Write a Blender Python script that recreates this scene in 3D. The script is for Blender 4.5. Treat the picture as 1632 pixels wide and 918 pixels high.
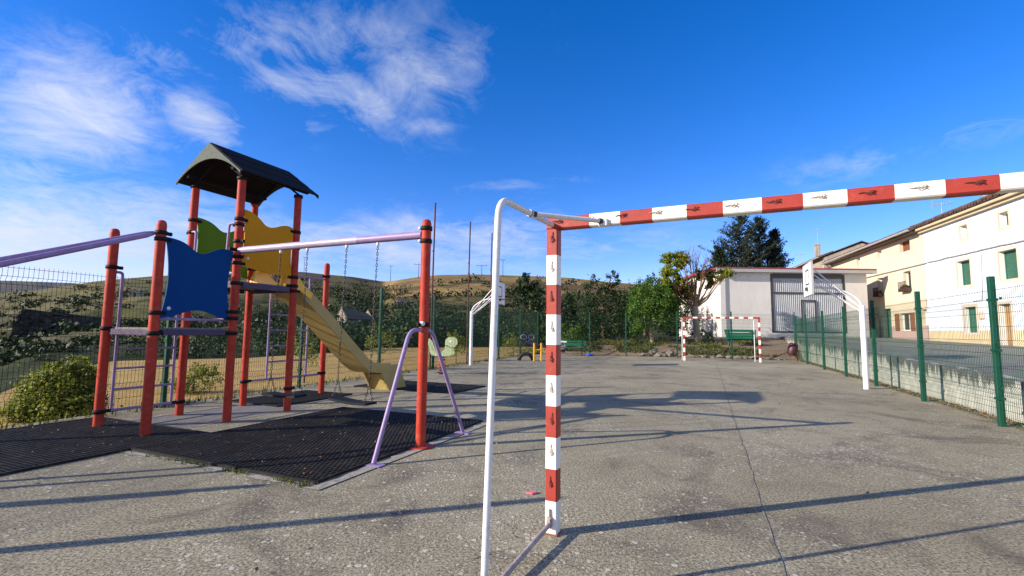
import bpy, math, random
import numpy as np
from mathutils import Vector, Matrix
R = math.radians
random.seed(7)
for o in list(bpy.data.objects): bpy.data.objects.remove(o)
S = bpy.context.scene
COL = S.collection

# ------------------------------------------------------------------ camera
FPX, CAMH, ROLL = 755.0, 1.30, 0.012
PITCH = math.atan(68.5 / FPX)
FW = Vector((0, math.cos(PITCH), math.sin(PITCH)))
UP0 = Vector((0, -math.sin(PITCH), math.cos(PITCH)))
R0 = Vector((1, 0, 0))
RT = R0 * math.cos(ROLL) + UP0 * math.sin(ROLL)
UP = UP0 * math.cos(ROLL) - R0 * math.sin(ROLL)
CL = Vector((0, 0, CAMH))
cd = bpy.data.cameras.new('camera'); cam = bpy.data.objects.new('camera', cd); COL.objects.link(cam)
M3 = Matrix((RT, UP, -FW)).transposed()
cam.matrix_world = Matrix.Translation(CL) @ M3.to_4x4()
cd.sensor_width = 36; cd.lens = 36 * FPX / 1632; cd.clip_end = 20000; cd.clip_start = 0.05
S.camera = cam

# ------------------------------------------------------------------ light
SUN_AZ, SUN_EL = 16.5, 22.0      # light travels towards +x, slightly +y
sd = Vector((math.cos(R(SUN_AZ)) * math.cos(R(SUN_EL)), math.sin(R(SUN_AZ)) * math.cos(R(SUN_EL)), -math.sin(R(SUN_EL))))
ld = bpy.data.lights.new('sun', 'SUN'); ld.energy = 5.0; ld.angle = R(0.5); ld.color = (1.0, 0.89, 0.73)
lo = bpy.data.objects.new('sun', ld); COL.objects.link(lo)
lo.rotation_euler = sd.to_track_quat('-Z', 'Y').to_euler()
S.view_settings.view_transform = 'Standard'; S.view_settings.look = 'None'
S.view_settings.exposure = 0.72; S.view_settings.gamma = 1
S.view_settings.use_curve_mapping = False

W = bpy.data.worlds.new('World'); S.world = W; W.use_nodes = True
wt = W.node_tree; wt.nodes.clear()
class NT:
    def __init__(s, t): s.t = t
    def n(s, typ, **kw):
        x = s.t.nodes.new(typ)
        for k, v in kw.items(): setattr(x, k, v)
        return x
    def link(s, a, b): s.t.links.new(a, b)
    def put(s, sock, v):
        if hasattr(v, 'is_linked') or isinstance(v, bpy.types.NodeSocket): s.t.links.new(v, sock)
        else: sock.default_value = v
    def math(s, op, a, b=None, c=None, clamp=False):
        x = s.n('ShaderNodeMath', operation=op); x.use_clamp = clamp
        s.put(x.inputs[0], a)
        if b is not None: s.put(x.inputs[1], b)
        if c is not None: s.put(x.inputs[2], c)
        return x.outputs[0]
    def ramp(s, fac, stops, interp='LINEAR'):
        x = s.n('ShaderNodeValToRGB'); x.color_ramp.interpolation = interp
        el = x.color_ramp.elements
        while len(el) < len(stops): el.new(0.5)
        for e, (p, c) in zip(el, stops):
            e.position = p; e.color = (c[0], c[1], c[2], 1) if hasattr(c, '__len__') else (c, c, c, 1)
        s.put(x.inputs[0], fac)
        return x.outputs[0]
    def mix(s, fac, a, b, blend='MIX'):
        x = s.n('ShaderNodeMix', data_type='RGBA', blend_type=blend)
        s.put(x.inputs[0], fac)
        for i, v in ((6, a), (7, b)):
            if isinstance(v, (tuple, list)): x.inputs[i].default_value = (v[0], v[1], v[2], 1)
            else: s.link(v, x.inputs[i])
        return x.outputs[2]
    def noise(s, vec, scale, detail=3, rough=0.55, dist=0):
        x = s.n('ShaderNodeTexNoise'); x.inputs['Scale'].default_value = scale
        x.inputs['Detail'].default_value = detail; x.inputs['Roughness'].default_value = rough
        x.inputs['Distortion'].default_value = dist
        if vec is not None: s.link(vec, x.inputs['Vector'])
        return x.outputs['Fac']
    def vor(s, vec, scale, feature='F1', rnd=1.0):
        x = s.n('ShaderNodeTexVoronoi', feature=feature); x.inputs['Scale'].default_value = scale
        x.inputs['Randomness'].default_value = rnd
        s.link(vec, x.inputs['Vector'])
        return x.outputs

w = NT(wt)
sky = w.n('ShaderNodeTexSky', sky_type='NISHITA'); sky.sun_disc = False
sky.sun_elevation = R(SUN_EL)
# sun stands in direction (-cos az, -sin az): clockwise angle from +Y
sky.sun_rotation = math.atan2(-math.cos(R(SUN_AZ)), -math.sin(R(SUN_AZ)))
sky.air_density = 1.0; sky.dust_density = 0.3; sky.ozone_density = 3.0; sky.altitude = 900
hs = w.n('ShaderNodeHueSaturation'); hs.inputs['Saturation'].default_value = 1.36; hs.inputs['Value'].default_value = 1.0
hs.inputs['Hue'].default_value = 0.505
w.link(sky.outputs[0], hs.inputs['Color'])
tint = w.n('ShaderNodeMix', data_type='RGBA', blend_type='MULTIPLY'); tint.inputs[0].default_value = 1.0
w.link(hs.outputs[0], tint.inputs[6]); tint.inputs[7].default_value = (1.25, 0.97, 1.22, 1)
tc = w.n('ShaderNodeTexCoord')
sx = w.n('ShaderNodeSeparateXYZ'); w.link(tc.outputs['Generated'], sx.inputs[0])
Yc = w.math('MAXIMUM', sx.outputs[1], 0.08)
U = w.math('DIVIDE', sx.outputs[0], Yc); V = w.math('DIVIDE', sx.outputs[2], Yc)
zz = w.math('ADD', w.math('MAXIMUM', sx.outputs[2], 0.0), 0.16)
cx = w.n('ShaderNodeCombineXYZ')
w.link(w.math('DIVIDE', sx.outputs[0], zz), cx.inputs[0]); w.link(w.math('DIVIDE', sx.outputs[1], zz), cx.inputs[1])
n1 = w.noise(cx.outputs[0], 1.25, 10, 0.66, 0.9)
n2 = w.noise(cx.outputs[0], 4.6, 10, 0.70, 1.3)
nn = w.math('ADD', w.math('MULTIPLY', n1, 0.62), w.math('MULTIPLY', n2, 0.38))
# banks of cloud: direction (azimuth, elevation), half widths, tilt, weight
BL = [(80, 150, 150, 100, 10, 1.0), (15, 215, 90, 60, 0, .62), (300, 180, 88, 42, 32, .84), (500, 128, 165, 52, 18, .62), (450, 40, 270, 75, -4, .50),
      (660, 100, 150, 80, -20, .46), (240, 75, 110, 45, 15, .52), (60, 385, 380, 80, 4, 1.25), (30, 265, 90, 30, 8, .6), (200, 315, 190, 34, 5, .66),
      (620, 388, 380, 46, -2, .74), (930, 398, 170, 22, -4, .40), (1370, 255, 150, 28, -12, .34), (800, 290, 180, 24, -8, .25), (1560, 205, 140, 24, -15, .25),
      (-400, 200, 300, 150, 0, .7), (665, 190, 60, 20, 0, .42), (480, 190, 60, 22, 0, .35)]
acc = None
for (px, py, a, b, t, k) in BL:
    u0 = (px - 816) / FPX; v0 = (527.5 - py + .012 * (px - 816)) / FPX
    c, s_ = math.cos(R(t)), -math.sin(R(t))
    du = w.math('SUBTRACT', U, u0); dv = w.math('SUBTRACT', V, v0)
    p = w.math('MULTIPLY', w.math('ADD', w.math('MULTIPLY', du, c), w.math('MULTIPLY', dv, s_)), FPX / a)
    q = w.math('MULTIPLY', w.math('SUBTRACT', w.math('MULTIPLY', dv, c), w.math('MULTIPLY', du, s_)), FPX / b)
    r2 = w.math('ADD', w.math('MULTIPLY', p, p), w.math('MULTIPLY', q, q))
    g = w.math('MULTIPLY', w.math('POWER', 2.71828, w.math('MULTIPLY', r2, -0.9)), k)
    acc = g if acc is None else w.math('MAXIMUM', acc, g)
front = w.math('GREATER_THAN', sx.outputs[1], 0.08)
acc = w.math('MULTIPLY', acc, front)
# unseen broken cloud added behind the viewpoint to neutralise the blue fill light
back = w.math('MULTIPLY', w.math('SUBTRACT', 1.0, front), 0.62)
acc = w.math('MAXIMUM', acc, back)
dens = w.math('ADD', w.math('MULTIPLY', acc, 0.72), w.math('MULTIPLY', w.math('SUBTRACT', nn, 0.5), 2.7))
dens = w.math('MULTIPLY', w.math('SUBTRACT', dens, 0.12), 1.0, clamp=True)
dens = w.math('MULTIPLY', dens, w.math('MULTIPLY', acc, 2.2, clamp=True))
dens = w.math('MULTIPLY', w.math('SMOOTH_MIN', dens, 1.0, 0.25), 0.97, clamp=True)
CLOUDV = 5.0
hor = w.ramp(V, [(0.0, (CLOUDV * .84, CLOUDV * .86, CLOUDV * .95)), (0.35, (CLOUDV, CLOUDV * .99, CLOUDV * .98))])
ccol = w.n('ShaderNodeMix', data_type='RGBA'); 
w.put(ccol.inputs[0], w.math('MULTIPLY', V, 2.6, clamp=True))
ccol.inputs[6].default_value = (CLOUDV * .72, CLOUDV * .74, CLOUDV * .90, 1)
ccol.inputs[7].default_value = (CLOUDV * .95, CLOUDV * .97, CLOUDV * 1.0, 1)
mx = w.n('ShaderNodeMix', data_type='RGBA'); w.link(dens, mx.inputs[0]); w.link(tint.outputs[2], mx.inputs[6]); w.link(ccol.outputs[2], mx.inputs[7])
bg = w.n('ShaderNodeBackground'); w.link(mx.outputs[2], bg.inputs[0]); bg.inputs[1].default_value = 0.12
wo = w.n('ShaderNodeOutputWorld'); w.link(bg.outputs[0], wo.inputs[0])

# ------------------------------------------------------------------ helpers
def ray(px, py): return FW * FPX + RT * (px - 816) - UP * (py - 459)
def G(px, py, z=0.0):
    d = ray(px, py); return CL + d * ((z - CAMH) / d.z)
def P(px, py, Y):
    d = ray(px, py); return CL + d * (Y / d.y)

def nmat(name):
    m = bpy.data.materials.new(name); m.use_nodes = True
    t = NT(m.node_tree); b = m.node_tree.nodes['Principled BSDF']
    return m, t, b
def paint(name, col, rough=0.45, var=0.18, scale=6.0, dirt=None, bump=0.0, metal=0.0, dirt_amt=0.25, spec=0.5, grain=60):
    m, t, b = nmat(name)
    o = t.n('ShaderNodeTexCoord').outputs['Object']
    f = t.noise(o, scale, 5, 0.65)
    dk = tuple(c * (1 - var) for c in col); lt = tuple(min(1, c * (1 + var)) for c in col)
    c = t.ramp(f, [(0.28, dk), (0.72, lt)])
    if dirt is not None:
        f2 = t.noise(o, scale * 3.3, 6, 0.7, 0.4)
        k = t.ramp(f2, [(0.60 - dirt_amt * .25, 0.0), (0.72, 1.0)])
        kk = t.math('MULTIPLY', k, dirt_amt)
        c = t.mix(kk, c, dirt)
    t.link(c, b.inputs['Base Color'])
    rr = t.math('ADD', t.math('MULTIPLY', f, 0.25), rough - 0.12)
    t.link(rr, b.inputs['Roughness']); b.inputs['Metallic'].default_value = metal
    b.inputs['Specular IOR Level'].default_value = spec
    if bump:
        bp = t.n('ShaderNodeBump'); bp.inputs['Strength'].default_value = bump; bp.inputs['Distance'].default_value = 0.01
        t.link(t.noise(o, grain, 4, 0.6), bp.inputs['Height']); t.link(bp.outputs[0], b.inputs['Normal'])
    return m
def leafmat(name, cols, trans=0.3, rough=0.6):
    m, t, b = nmat(name)
    g = t.n('ShaderNodeNewGeometry')
    n_ = len(cols)
    c = t.ramp(g.outputs['Random Per Island'], [(i / max(1, n_ - 1), cc) for i, cc in enumerate(cols)])
    t.link(c, b.inputs['Base Color']); b.inputs['Roughness'].default_value = rough
    b.inputs['Specular IOR Level'].default_value = 0.25
    tr = t.n('ShaderNodeBsdfTranslucent'); t.link(c, tr.inputs[0])
    ms = t.n('ShaderNodeMixShader'); ms.inputs[0].default_value = trans
    t.link(b.outputs[0], ms.inputs[1]); t.link(tr.outputs[0], ms.inputs[2])
    t.link(ms.outputs[0], m.node_tree.nodes['Material Output'].inputs[0])
    return m

def tag(o, label=None, cat=None, group=None, kind=None):
    if label: o['label'] = label
    if cat: o['category'] = cat
    if group: o['group'] = group
    if kind: o['kind'] = kind
    return o
def thing(name, label, cat, loc=(0, 0, 0), rz=0.0, group=None):
    o = bpy.data.objects.new(name, None); COL.objects.link(o); o.empty_display_size = 0.2
    o.location = loc; o.rotation_euler = (0, 0, rz)
    return tag(o, label, cat, group)
def mesh_obj(name, verts, faces, mats, parent=None, mi=None, smooth=False, attr=None):
    me = bpy.data.meshes.new(name)
    me.from_pydata([tuple(v) for v in verts], [], faces)
    if not isinstance(mats, (list, tuple)): mats = [mats]
    for m in mats: me.materials.append(m)
    if mi is not None: me.polygons.foreach_set('material_index', np.array(mi, dtype=np.int32))
    if smooth: me.polygons.foreach_set('use_smooth', np.ones(len(faces), dtype=bool))
    if attr is not None:
        ca = me.color_attributes.new('Col', 'FLOAT_COLOR', 'POINT')
        ca.data.foreach_set('color', np.array(attr, dtype=np.float32).ravel())
    me.update()
    o = bpy.data.objects.new(name, me); COL.objects.link(o)
    if parent is not None: o.parent = parent
    return o
class MB:
    def __init__(s): s.v = []; s.f = []; s.m = []; s.sm = []
    def add(s, vs, fs, mi=0, smooth=False):
        k = len(s.v); s.v += [Vector(x) for x in vs]
        for f in fs: s.f.append(tuple(i + k for i in f)); s.m.append(mi); s.sm.append(smooth)
    def box(s, c, size, ax=None, mi=0, bev=0.0):
        c = Vector(c); hx, hy, hz = [a / 2 for a in size]
        X, Y, Z = ax if ax else (Vector((1, 0, 0)), Vector((0, 1, 0)), Vector((0, 0, 1)))
        X, Y, Z = Vector(X), Vector(Y), Vector(Z)
        if bev <= 0:
            vs = [c + X * (hx * a) + Y * (hy * b) + Z * (hz * d) for d in (-1, 1) for a, b in ((-1, -1), (1, -1), (1, 1), (-1, 1))]
            s.add(vs, [(3, 2, 1, 0), (4, 5, 6, 7), (0, 1, 5, 4), (1, 2, 6, 5), (2, 3, 7, 6), (3, 0, 4, 7)], mi)
        else:
            rings = []
            b = bev
            def ring(z, ins):
                x, y = hx - ins, hy - ins
                q = [(-x + b, -y), (x - b, -y), (x, -y + b), (x, y - b), (x - b, y), (-x + b, y), (-x, y - b), (-x, -y + b)]
                return [c + X * a + Y * d + Z * z for a, d in q]
            rs = [ring(-hz, b * .7), ring(-hz + b, 0), ring(hz - b, 0), ring(hz, b * .7)]
            vs = sum(rs, []); fs = []
            for k in range(3):
                for i in range(8):
                    j = (i + 1) % 8; fs.append((k * 8 + i, k * 8 + j, k * 8 + 8 + j, k * 8 + 8 + i))
            fs.append(tuple(range(7, -1, -1))); fs.append(tuple(range(24, 32)))
            s.add(vs, fs, mi)
    def tube(s, pts, r, n=10, mi=0, caps=True, smooth=True, dome=False):
        pts = [Vector(p) for p in pts]; m = len(pts)
        rs = list(r) if isinstance(r, (list, tuple)) else [r] * m
        T = []
        for i in range(m):
            t = (pts[min(i + 1, m - 1)] - pts[max(i - 1, 0)])
            T.append(t.normalized() if t.length > 1e-9 else Vector((0, 0, 1)))
        ref = Vector((0, 0, 1)) if abs(T[0].z) < .9 else Vector((1, 0, 0))
        N = (ref - T[0] * ref.dot(T[0])).normalized()
        vs = []
        for i in range(m):
            N = (N - T[i] * N.dot(T[i]))
            N = N.normalized() if N.length > 1e-6 else T[i].orthogonal().normalized()
            B = T[i].cross(N)
            for k in range(n):
                a = 2 * math.pi * (k + .5) / n
                vs.append(pts[i] + (N * math.cos(a) + B * math.sin(a)) * rs[i])
        fs = [(i * n + k, i * n + (k + 1) % n, (i + 1) * n + (k + 1) % n, (i + 1) * n + k) for i in range(m - 1) for k in range(n)]
        s.add(vs, fs, mi, smooth)
        if caps: s.add(vs[:n], [tuple(range(n - 1, -1, -1))], mi); s.add(vs[-n:], [tuple(range(n))], mi)
    def lathe(s, c, prof, n=20, mi=0, axis=None, smooth=True):
        c = Vector(c); A = Vector(axis).normalized() if axis else Vector((0, 0, 1))
        N = A.orthogonal().normalized(); B = A.cross(N)
        vs = [c + A * z + (N * math.cos(2 * math.pi * k / n) + B * math.sin(2 * math.pi * k / n)) * r for r, z in prof for k in range(n)]
        m = len(prof)
        fs = [(i * n + k, i * n + (k + 1) % n, (i + 1) * n + (k + 1) % n, (i + 1) * n + k) for i in range(m - 1) for k in range(n)]
        s.add(vs, fs, mi, smooth)
        s.add(vs[:n], [tuple(range(n - 1, -1, -1))], mi); s.add(vs[-n:], [tuple(range(n))], mi)
    def prism(s, poly, d, mi=0, mi_side=None, smooth_side=False):
        poly = [Vector(p) for p in poly]; d = Vector(d); n = len(poly)
        vs = poly + [p + d for p in poly]
        s.add(vs, [tuple(range(n - 1, -1, -1)), tuple(range(n, 2 * n))], mi)
        s.add(vs, [(i, (i + 1) % n, n + (i + 1) % n, n + i) for i in range(n)], mi if mi_side is None else mi_side, smooth_side)
    def quad(s, a, b, c, d, mi=0): s.add([a, b, c, d], [(0, 1, 2, 3)], mi)
    def build(s, name, mats, parent=None, origin=None):
        vs = [v - Vector(origin) for v in s.v] if origin is not None else s.v
        o = mesh_obj(name, vs, s.f, mats, parent, s.m)
        o.data.polygons.foreach_set('use_smooth', np.array(s.sm, dtype=bool))
        if origin is not None and parent is None: o.location = origin
        return o
def bend(pts, rad=0.1, n=6):
    """polyline with rounded corners"""
    pts = [Vector(p) for p in pts]; out = [pts[0]]
    for i in range(1, len(pts) - 1):
        a, b, c = pts[i - 1], pts[i], pts[i + 1]
        d1 = (a - b); d2 = (c - b); r = min(rad, d1.length * .48, d2.length * .48)
        p, q = b + d1.normalized() * r, b + d2.normalized() * r
        for k in range(n + 1):
            t = k / n; out.append(p * (1 - t) ** 2 + b * 2 * t * (1 - t) + q * t * t)
    out.append(pts[-1]); return out
def copy_tree(o, parent=None):
    c = o.copy(); COL.objects.link(c)
    if parent is not None: c.parent = parent
    for ch in list(o.children): copy_tree(ch, c)
    return c

# ------------------------------------------------------------------ materials
M = {}
M['red'] = paint('red_post_paint', (0.40, 0.038, 0.020), 0.55, .2, 4, (0.46, 0.16, 0.10), .1, dirt_amt=.4, spec=.18)
M['lav'] = paint('lavender_paint', (0.275, 0.195, 0.365), 0.45, .16, 6, (0.5, 0.45, 0.54), dirt_amt=.3, spec=.3)
M['lav_d'] = paint('dark_purple_paint', (0.075, 0.055, 0.10), 0.55, .2, 6, (0.16, 0.13, 0.18), dirt_amt=.3, spec=.2)
M['sleeve'] = paint('beam_highlight_paint', (0.37, 0.31, 0.42), 0.42, .14, 5, (0.36, 0.28, 0.42), dirt_amt=.6, spec=.4)
M['black'] = paint('black_rubber', (0.010, 0.010, 0.011), 0.65, .3, 12, spec=.2)
M['goal_red'] = paint('goal_red_paint', (0.33, 0.034, 0.020), 0.55, .13, 7, (0.55, 0.33, 0.25), .08, dirt_amt=.16)
M['goal_white'] = paint('goal_white_paint', (0.80, 0.77, 0.70), 0.5, .05, 5, (0.45, 0.36, 0.25), .08, dirt_amt=.22)
M['white_tube'] = paint('white_tube_paint', (0.70, 0.70, 0.70), 0.42, .07, 6, (0.38, 0.34, 0.28), .08, dirt_amt=.35)
M['post_white'] = paint('basket_white_paint', (0.72, 0.72, 0.74), 0.45, .08, 5, (0.35, 0.30, 0.26), dirt_amt=.35)
M['hook'] = paint('rusty_hook', (0.085, 0.022, 0.015), 0.7, .35, 30)
M['hookw'] = paint('painted_hook', (0.36, 0.30, 0.26), 0.7, .45, 60, (0.15, 0.06, 0.03), dirt_amt=.6)
M['rust'] = paint('rust', (0.20, 0.085, 0.035), 0.85, .35, 20, (0.33, 0.17, 0.07), .2)
M['barsteel'] = paint('worn_bar_paint', (0.33, 0.28, 0.27), 0.4, .4, 9, (0.16, 0.09, 0.08), dirt_amt=.6)
M['blue'] = paint('blue_board', (0.0015, 0.050, 0.20), 0.6, .1, 3, spec=.08)
M['yellow'] = paint('yellow_board', (0.56, 0.24, 0.008), 0.6, .08, 4, spec=.1)
M['green_board'] = paint('green_board', (0.085, 0.22, 0.018), 0.6, .1, 4, spec=.1)
M['slide_y'] = paint('slide_plastic', (0.42, 0.315, 0.115), 0.55, .09, 3, (0.42, 0.30, 0.12), dirt_amt=.35, spec=.2)
M['hood_y'] = paint('slide_hood_plastic', (0.75, 0.42, 0.012), 0.32, .06, 3)
M['roof_blk'] = paint('roof_board', (0.016, 0.015, 0.018), 0.8, .3, 6, (0.035, 0.033, 0.034), .15, spec=.08)
M['barge'] = paint('bargeboard_grey', (0.085, 0.105, 0.090), 0.7, .22, 5, (0.05, 0.058, 0.052), .1, dirt_amt=.6, spec=.15)
M['wood'] = paint('grey_deck_wood', (0.16, 0.145, 0.13), 0.8, .3, 14, (0.08, 0.07, 0.06), .3)
M['chrome'] = paint('zinc_chain', (0.075, 0.070, 0.066), 0.5, .3, 40, metal=.5)
M['cap'] = paint('white_cap', (0.7, 0.7, 0.7), 0.4, .05)
M['fgreen'] = paint('fence_green', (0.006, 0.058, 0.036), 0.5, .18, 6, (0.02, 0.09, 0.06), dirt_amt=.3, spec=.2)
M['wire'] = paint('fence_wire_green', (0.008, 0.045, 0.028), 0.6, .2, 5, spec=.1)
M['wire_l'] = paint('fence_wire_dark', (0.006, 0.020, 0.014), 0.6, .2, 5, spec=.08)
M['bgreen'] = paint('bench_green', (0.010, 0.13, 0.07), 0.5, .15, 6, (0.04, 0.2, 0.12), spec=.2)
M['white'] = paint('white_plain', (0.78, 0.78, 0.76), 0.6, .06, 3)
M['darkmetal'] = paint('dark_metal', (0.03, 0.03, 0.032), 0.5, .2, 8)
M['rod'] = paint('rusty_rod', (0.085, 0.028, 0.026), 0.8, .35, 12)
M['bin'] = paint('maroon_bin', (0.05, 0.010, 0.015), 0.5, .2, 6)
M['tyre'] = paint('tyre_rubber', (0.012, 0.012, 0.012), 0.7, .3, 14)
M['yel_steel'] = paint('yellow_steel', (0.72, 0.38, 0.01), 0.4, .1, 6)
M['purple'] = paint('purple_beam', (0.10, 0.05, 0.14), 0.5, .2, 6)
M['pale_green'] = paint('pale_green_board', (0.37, 0.44, 0.24), 0.6, .1, 6)
M['spring'] = paint('red_spring', (0.45, 0.05, 0.03), 0.45, .15, 8)
M['bluebag'] = paint('blue_bag', (0.01, 0.10, 0.55), 0.5, .15, 8)
M['bark'] = paint('bark', (0.12, 0.085, 0.055), 0.9, .35, 14, (0.06, 0.045, 0.03), .5, grain=30)
M['bark_l'] = paint('pale_bark', (0.27, 0.215, 0.15), 0.9, .3, 12, (0.15, 0.11, 0.07), .5, grain=25)
M['twig'] = paint('twig', (0.18, 0.085, 0.035), 0.9, .3, 10)
M['limb'] = paint('brown_limb', (0.20, 0.125, 0.065), 0.9, .35, 12, (0.11, 0.07, 0.035), .5, grain=25)
M['stone'] = paint('stone', (0.20, 0.172, 0.13), 0.9, .4, 5, (0.10, 0.085, 0.06), .6, grain=14)
M['stone_d'] = paint('dark_stone', (0.060, 0.052, 0.043), 0.95, .6, .8, (0.15, 0.125, 0.09), .8, dirt_amt=.6, grain=5, spec=.1)

def mat_concrete():
    m, t, b = nmat('exposed_aggregate_concrete')
    o = t.n('ShaderNodeTexCoord').outputs['Object']
    big = t.noise(o, 0.35, 5, 0.6, 0.3); mid = t.noise(o, 2.2, 6, 0.65, 0.3); fine = t.noise(o, 55, 5, 0.75)
    base = t.ramp(big, [(0.30, (0.262, 0.232, 0.155)), (0.70, (0.415, 0.372, 0.252))])
    base = t.mix(t.ramp(mid, [(0.35, 0.0), (0.75, 0.55)]), base, (0.475, 0.43, 0.30))
    st = t.noise(o, 0.9, 7, 0.72, 0.8)
    base = t.mix(t.ramp(st, [(0.50, 0.0), (0.64, 0.72)]), base, (0.105, 0.091, 0.077))
    base = t.mix(t.ramp(fine, [(0.42, 0.85), (0.56, 0.0)]), base, (0.085, 0.073, 0.060))
    # wandering hairline cracks and dull worn patches
    cw = t.n('ShaderNodeTexNoise'); cw.inputs['Scale'].default_value = 1.7; cw.inputs['Detail'].default_value = 6; t.link(o, cw.inputs['Vector'])
    cv = t.n('ShaderNodeVectorMath', operation='MULTIPLY_ADD'); t.link(cw.outputs['Color'], cv.inputs[0]); cv.inputs[1].default_value = (.9, .9, 0); t.link(o, cv.inputs[2])
    ce = t.vor(cv.outputs[0], 0.22, 'DISTANCE_TO_EDGE')['Distance']
    ck = t.math('MULTIPLY', t.math('SUBTRACT', 0.0022, ce), 500.0, clamp=True)
    ck = t.math('MULTIPLY', ck, t.ramp(t.noise(o, 0.6, 3, .6), [(0.46, 0.0), (0.56, 0.8)]))
    base = t.mix(ck, base, (0.06, 0.055, 0.045))
    wp = t.noise(o, 0.16, 6, 0.7, 1.2)
    base = t.mix(t.ramp(wp, [(0.55, 0.0), (0.62, 0.35)]), base, (0.46, 0.43, 0.33))
    base = t.mix(t.ramp(wp, [(0.36, 0.45), (0.44, 0.0)]), base, (0.13, 0.118, 0.09))
    dens = t.noise(o, 0.42, 4, 0.65, 0.4)
    h = t.math('MULTIPLY', fine, 0.35)
    for sc, rad, thr, col in ((21, 0.46, 0.62, (0.70, 0.66, 0.55)), (40, 0.50, 0.46, (0.60, 0.56, 0.44)), (80, 0.55, 0.40, (0.52, 0.48, 0.37))):
        mp = t.n('ShaderNodeMapping'); mp.inputs['Scale'].default_value = (1, 1, 0.01); t.link(o, mp.inputs[0])
        wn = t.n('ShaderNodeTexNoise'); wn.inputs['Scale'].default_value = sc * 1.2; wn.inputs['Detail'].default_value = 2; t.link(mp.outputs[0], wn.inputs['Vector'])
        va = t.n('ShaderNodeVectorMath', operation='MULTIPLY_ADD'); t.link(wn.outputs['Color'], va.inputs[0]); va.inputs[1].default_value = (.55 / sc,) * 3; t.link(mp.outputs[0], va.inputs[2])
        vo = t.vor(va.outputs[0], sc)
        sp = t.n('ShaderNodeSeparateColor'); t.link(vo['Color'], sp.inputs[0])
        th = t.math('ADD', thr, t.math('MULTIPLY', t.math('SUBTRACT', dens, 0.56), -3.0))
        sel = t.math('GREATER_THAN', sp.outputs[0], th)
        rr = t.math('MULTIPLY', t.math('ADD', 0.45, t.math('MULTIPLY', sp.outputs[1], 0.55)), rad)
        inside = t.math('MULTIPLY', t.math('SUBTRACT', rr, vo['Distance']), 9.0, clamp=True)
        k = t.math('MULTIPLY', sel, inside)
        tint = t.mix(sp.outputs[2], tuple(c * .55 for c in col), col)
        base = t.mix(t.math('MULTIPLY', k, 0.85), base, tint)
        h = t.math('ADD', h, t.math('MULTIPLY', k, 6.0 / sc))
    # construction joint and hairline cracks
    t.link(base, b.inputs['Base Color']); b.inputs['Roughness'].default_value = 0.88; b.inputs['Specular IOR Level'].default_value = 0.08
    bp = t.n('ShaderNodeBump'); bp.inputs['Strength'].default_value = 0.9; bp.inputs['Distance'].default_value = 0.012
    t.link(h, bp.inputs['Height']); t.link(bp.outputs[0], b.inputs['Normal'])
    return m
M['concrete'] = mat_concrete()
def mat_plain_concrete(name, c1, c2, sc=1.5, stain=None):
    m, t, b = nmat(name)
    o = t.n('ShaderNodeTexCoord').outputs['Object']
    c = t.ramp(t.noise(o, sc, 7, 0.68, 0.3), [(0.3, c1), (0.7, c2)])
    c = t.mix(t.ramp(t.noise(o, 40, 4, 0.7), [(0.4, 0.5), (0.6, 0.0)]), c, tuple(x * .55 for x in c1))
    if stain:
        f = t.noise(o, stain[1], 6, 0.7, 1.0); c = t.mix(t.ramp(f, [(0.52, 0.0), (0.66, stain[2])]), c, stain[0])
    t.link(c, b.inputs['Base Color']); b.inputs['Roughness'].default_value = 0.9
    bp = t.n('ShaderNodeBump'); bp.inputs['Strength'].default_value = .5; bp.inputs['Distance'].default_value = .01
    t.link(t.noise(o, 60, 5, .7), bp.inputs['Height']); t.link(bp.outputs[0], b.inputs['Normal'])
    return m
M['kerb'] = mat_plain_concrete('pale_concrete', (0.26, 0.24, 0.20), (0.40, 0.375, 0.32), 7, ((0.12, 0.11, 0.09), 5, .8))
M['slab'] = mat_plain_concrete('smooth_concrete', (0.15, 0.145, 0.14), (0.23, 0.22, 0.21), 2, ((0.07, 0.065, 0.06), 4, .6))
M['street'] = mat_plain_concrete('street_asphalt', (0.15, 0.143, 0.125), (0.23, 0.22, 0.19), .5, ((0.29, 0.27, 0.23), .9, .5))
def mat_wall_stained():
    m, t, b = nmat('stained_retaining_wall')
    tcn = t.n('ShaderNodeTexCoord'); o = tcn.outputs['Object']
    at = t.n('ShaderNodeAttribute'); at.attribute_name = 'Col'
    sp = t.n('ShaderNodeSeparateColor'); t.link(at.outputs['Color'], sp.inputs[0])
    mp = t.n('ShaderNodeMapping'); mp.inputs['Scale'].default_value = (2.2, 2.2, 0.35); t.link(o, mp.inputs[0])
    drip = t.noise(mp.outputs[0], 2.2, 7, 0.7, 0.3)
    k = t.math('ADD', sp.outputs[0], t.math('MULTIPLY', t.math('SUBTRACT', drip, 0.5), 2.6))
    f = t.ramp(k, [(0.50, 0.0), (0.72, 1.0)])
    c = t.ramp(t.noise(o, 1.4, 6, .65), [(0.3, (0.40, 0.40, 0.335)), (0.7, (0.56, 0.56, 0.48))])
    c = t.mix(f, c, t.ramp(t.noise(o, 30, 5, .7), [(0.35, (0.05, 0.05, 0.048)), (0.7, (0.17, 0.165, 0.155))]))
    t.link(c, b.inputs['Base Color']); b.inputs['Roughness'].default_value = .92
    bp = t.n('ShaderNodeBump'); bp.inputs['Strength'].default_value = .5; bp.inputs['Distance'].default_value = .015
    t.link(t.noise(o, 35, 5, .7), bp.inputs['Height']); t.link(bp.outputs[0], b.inputs['Normal'])
    return m
M['retwall'] = mat_wall_stained()
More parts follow.
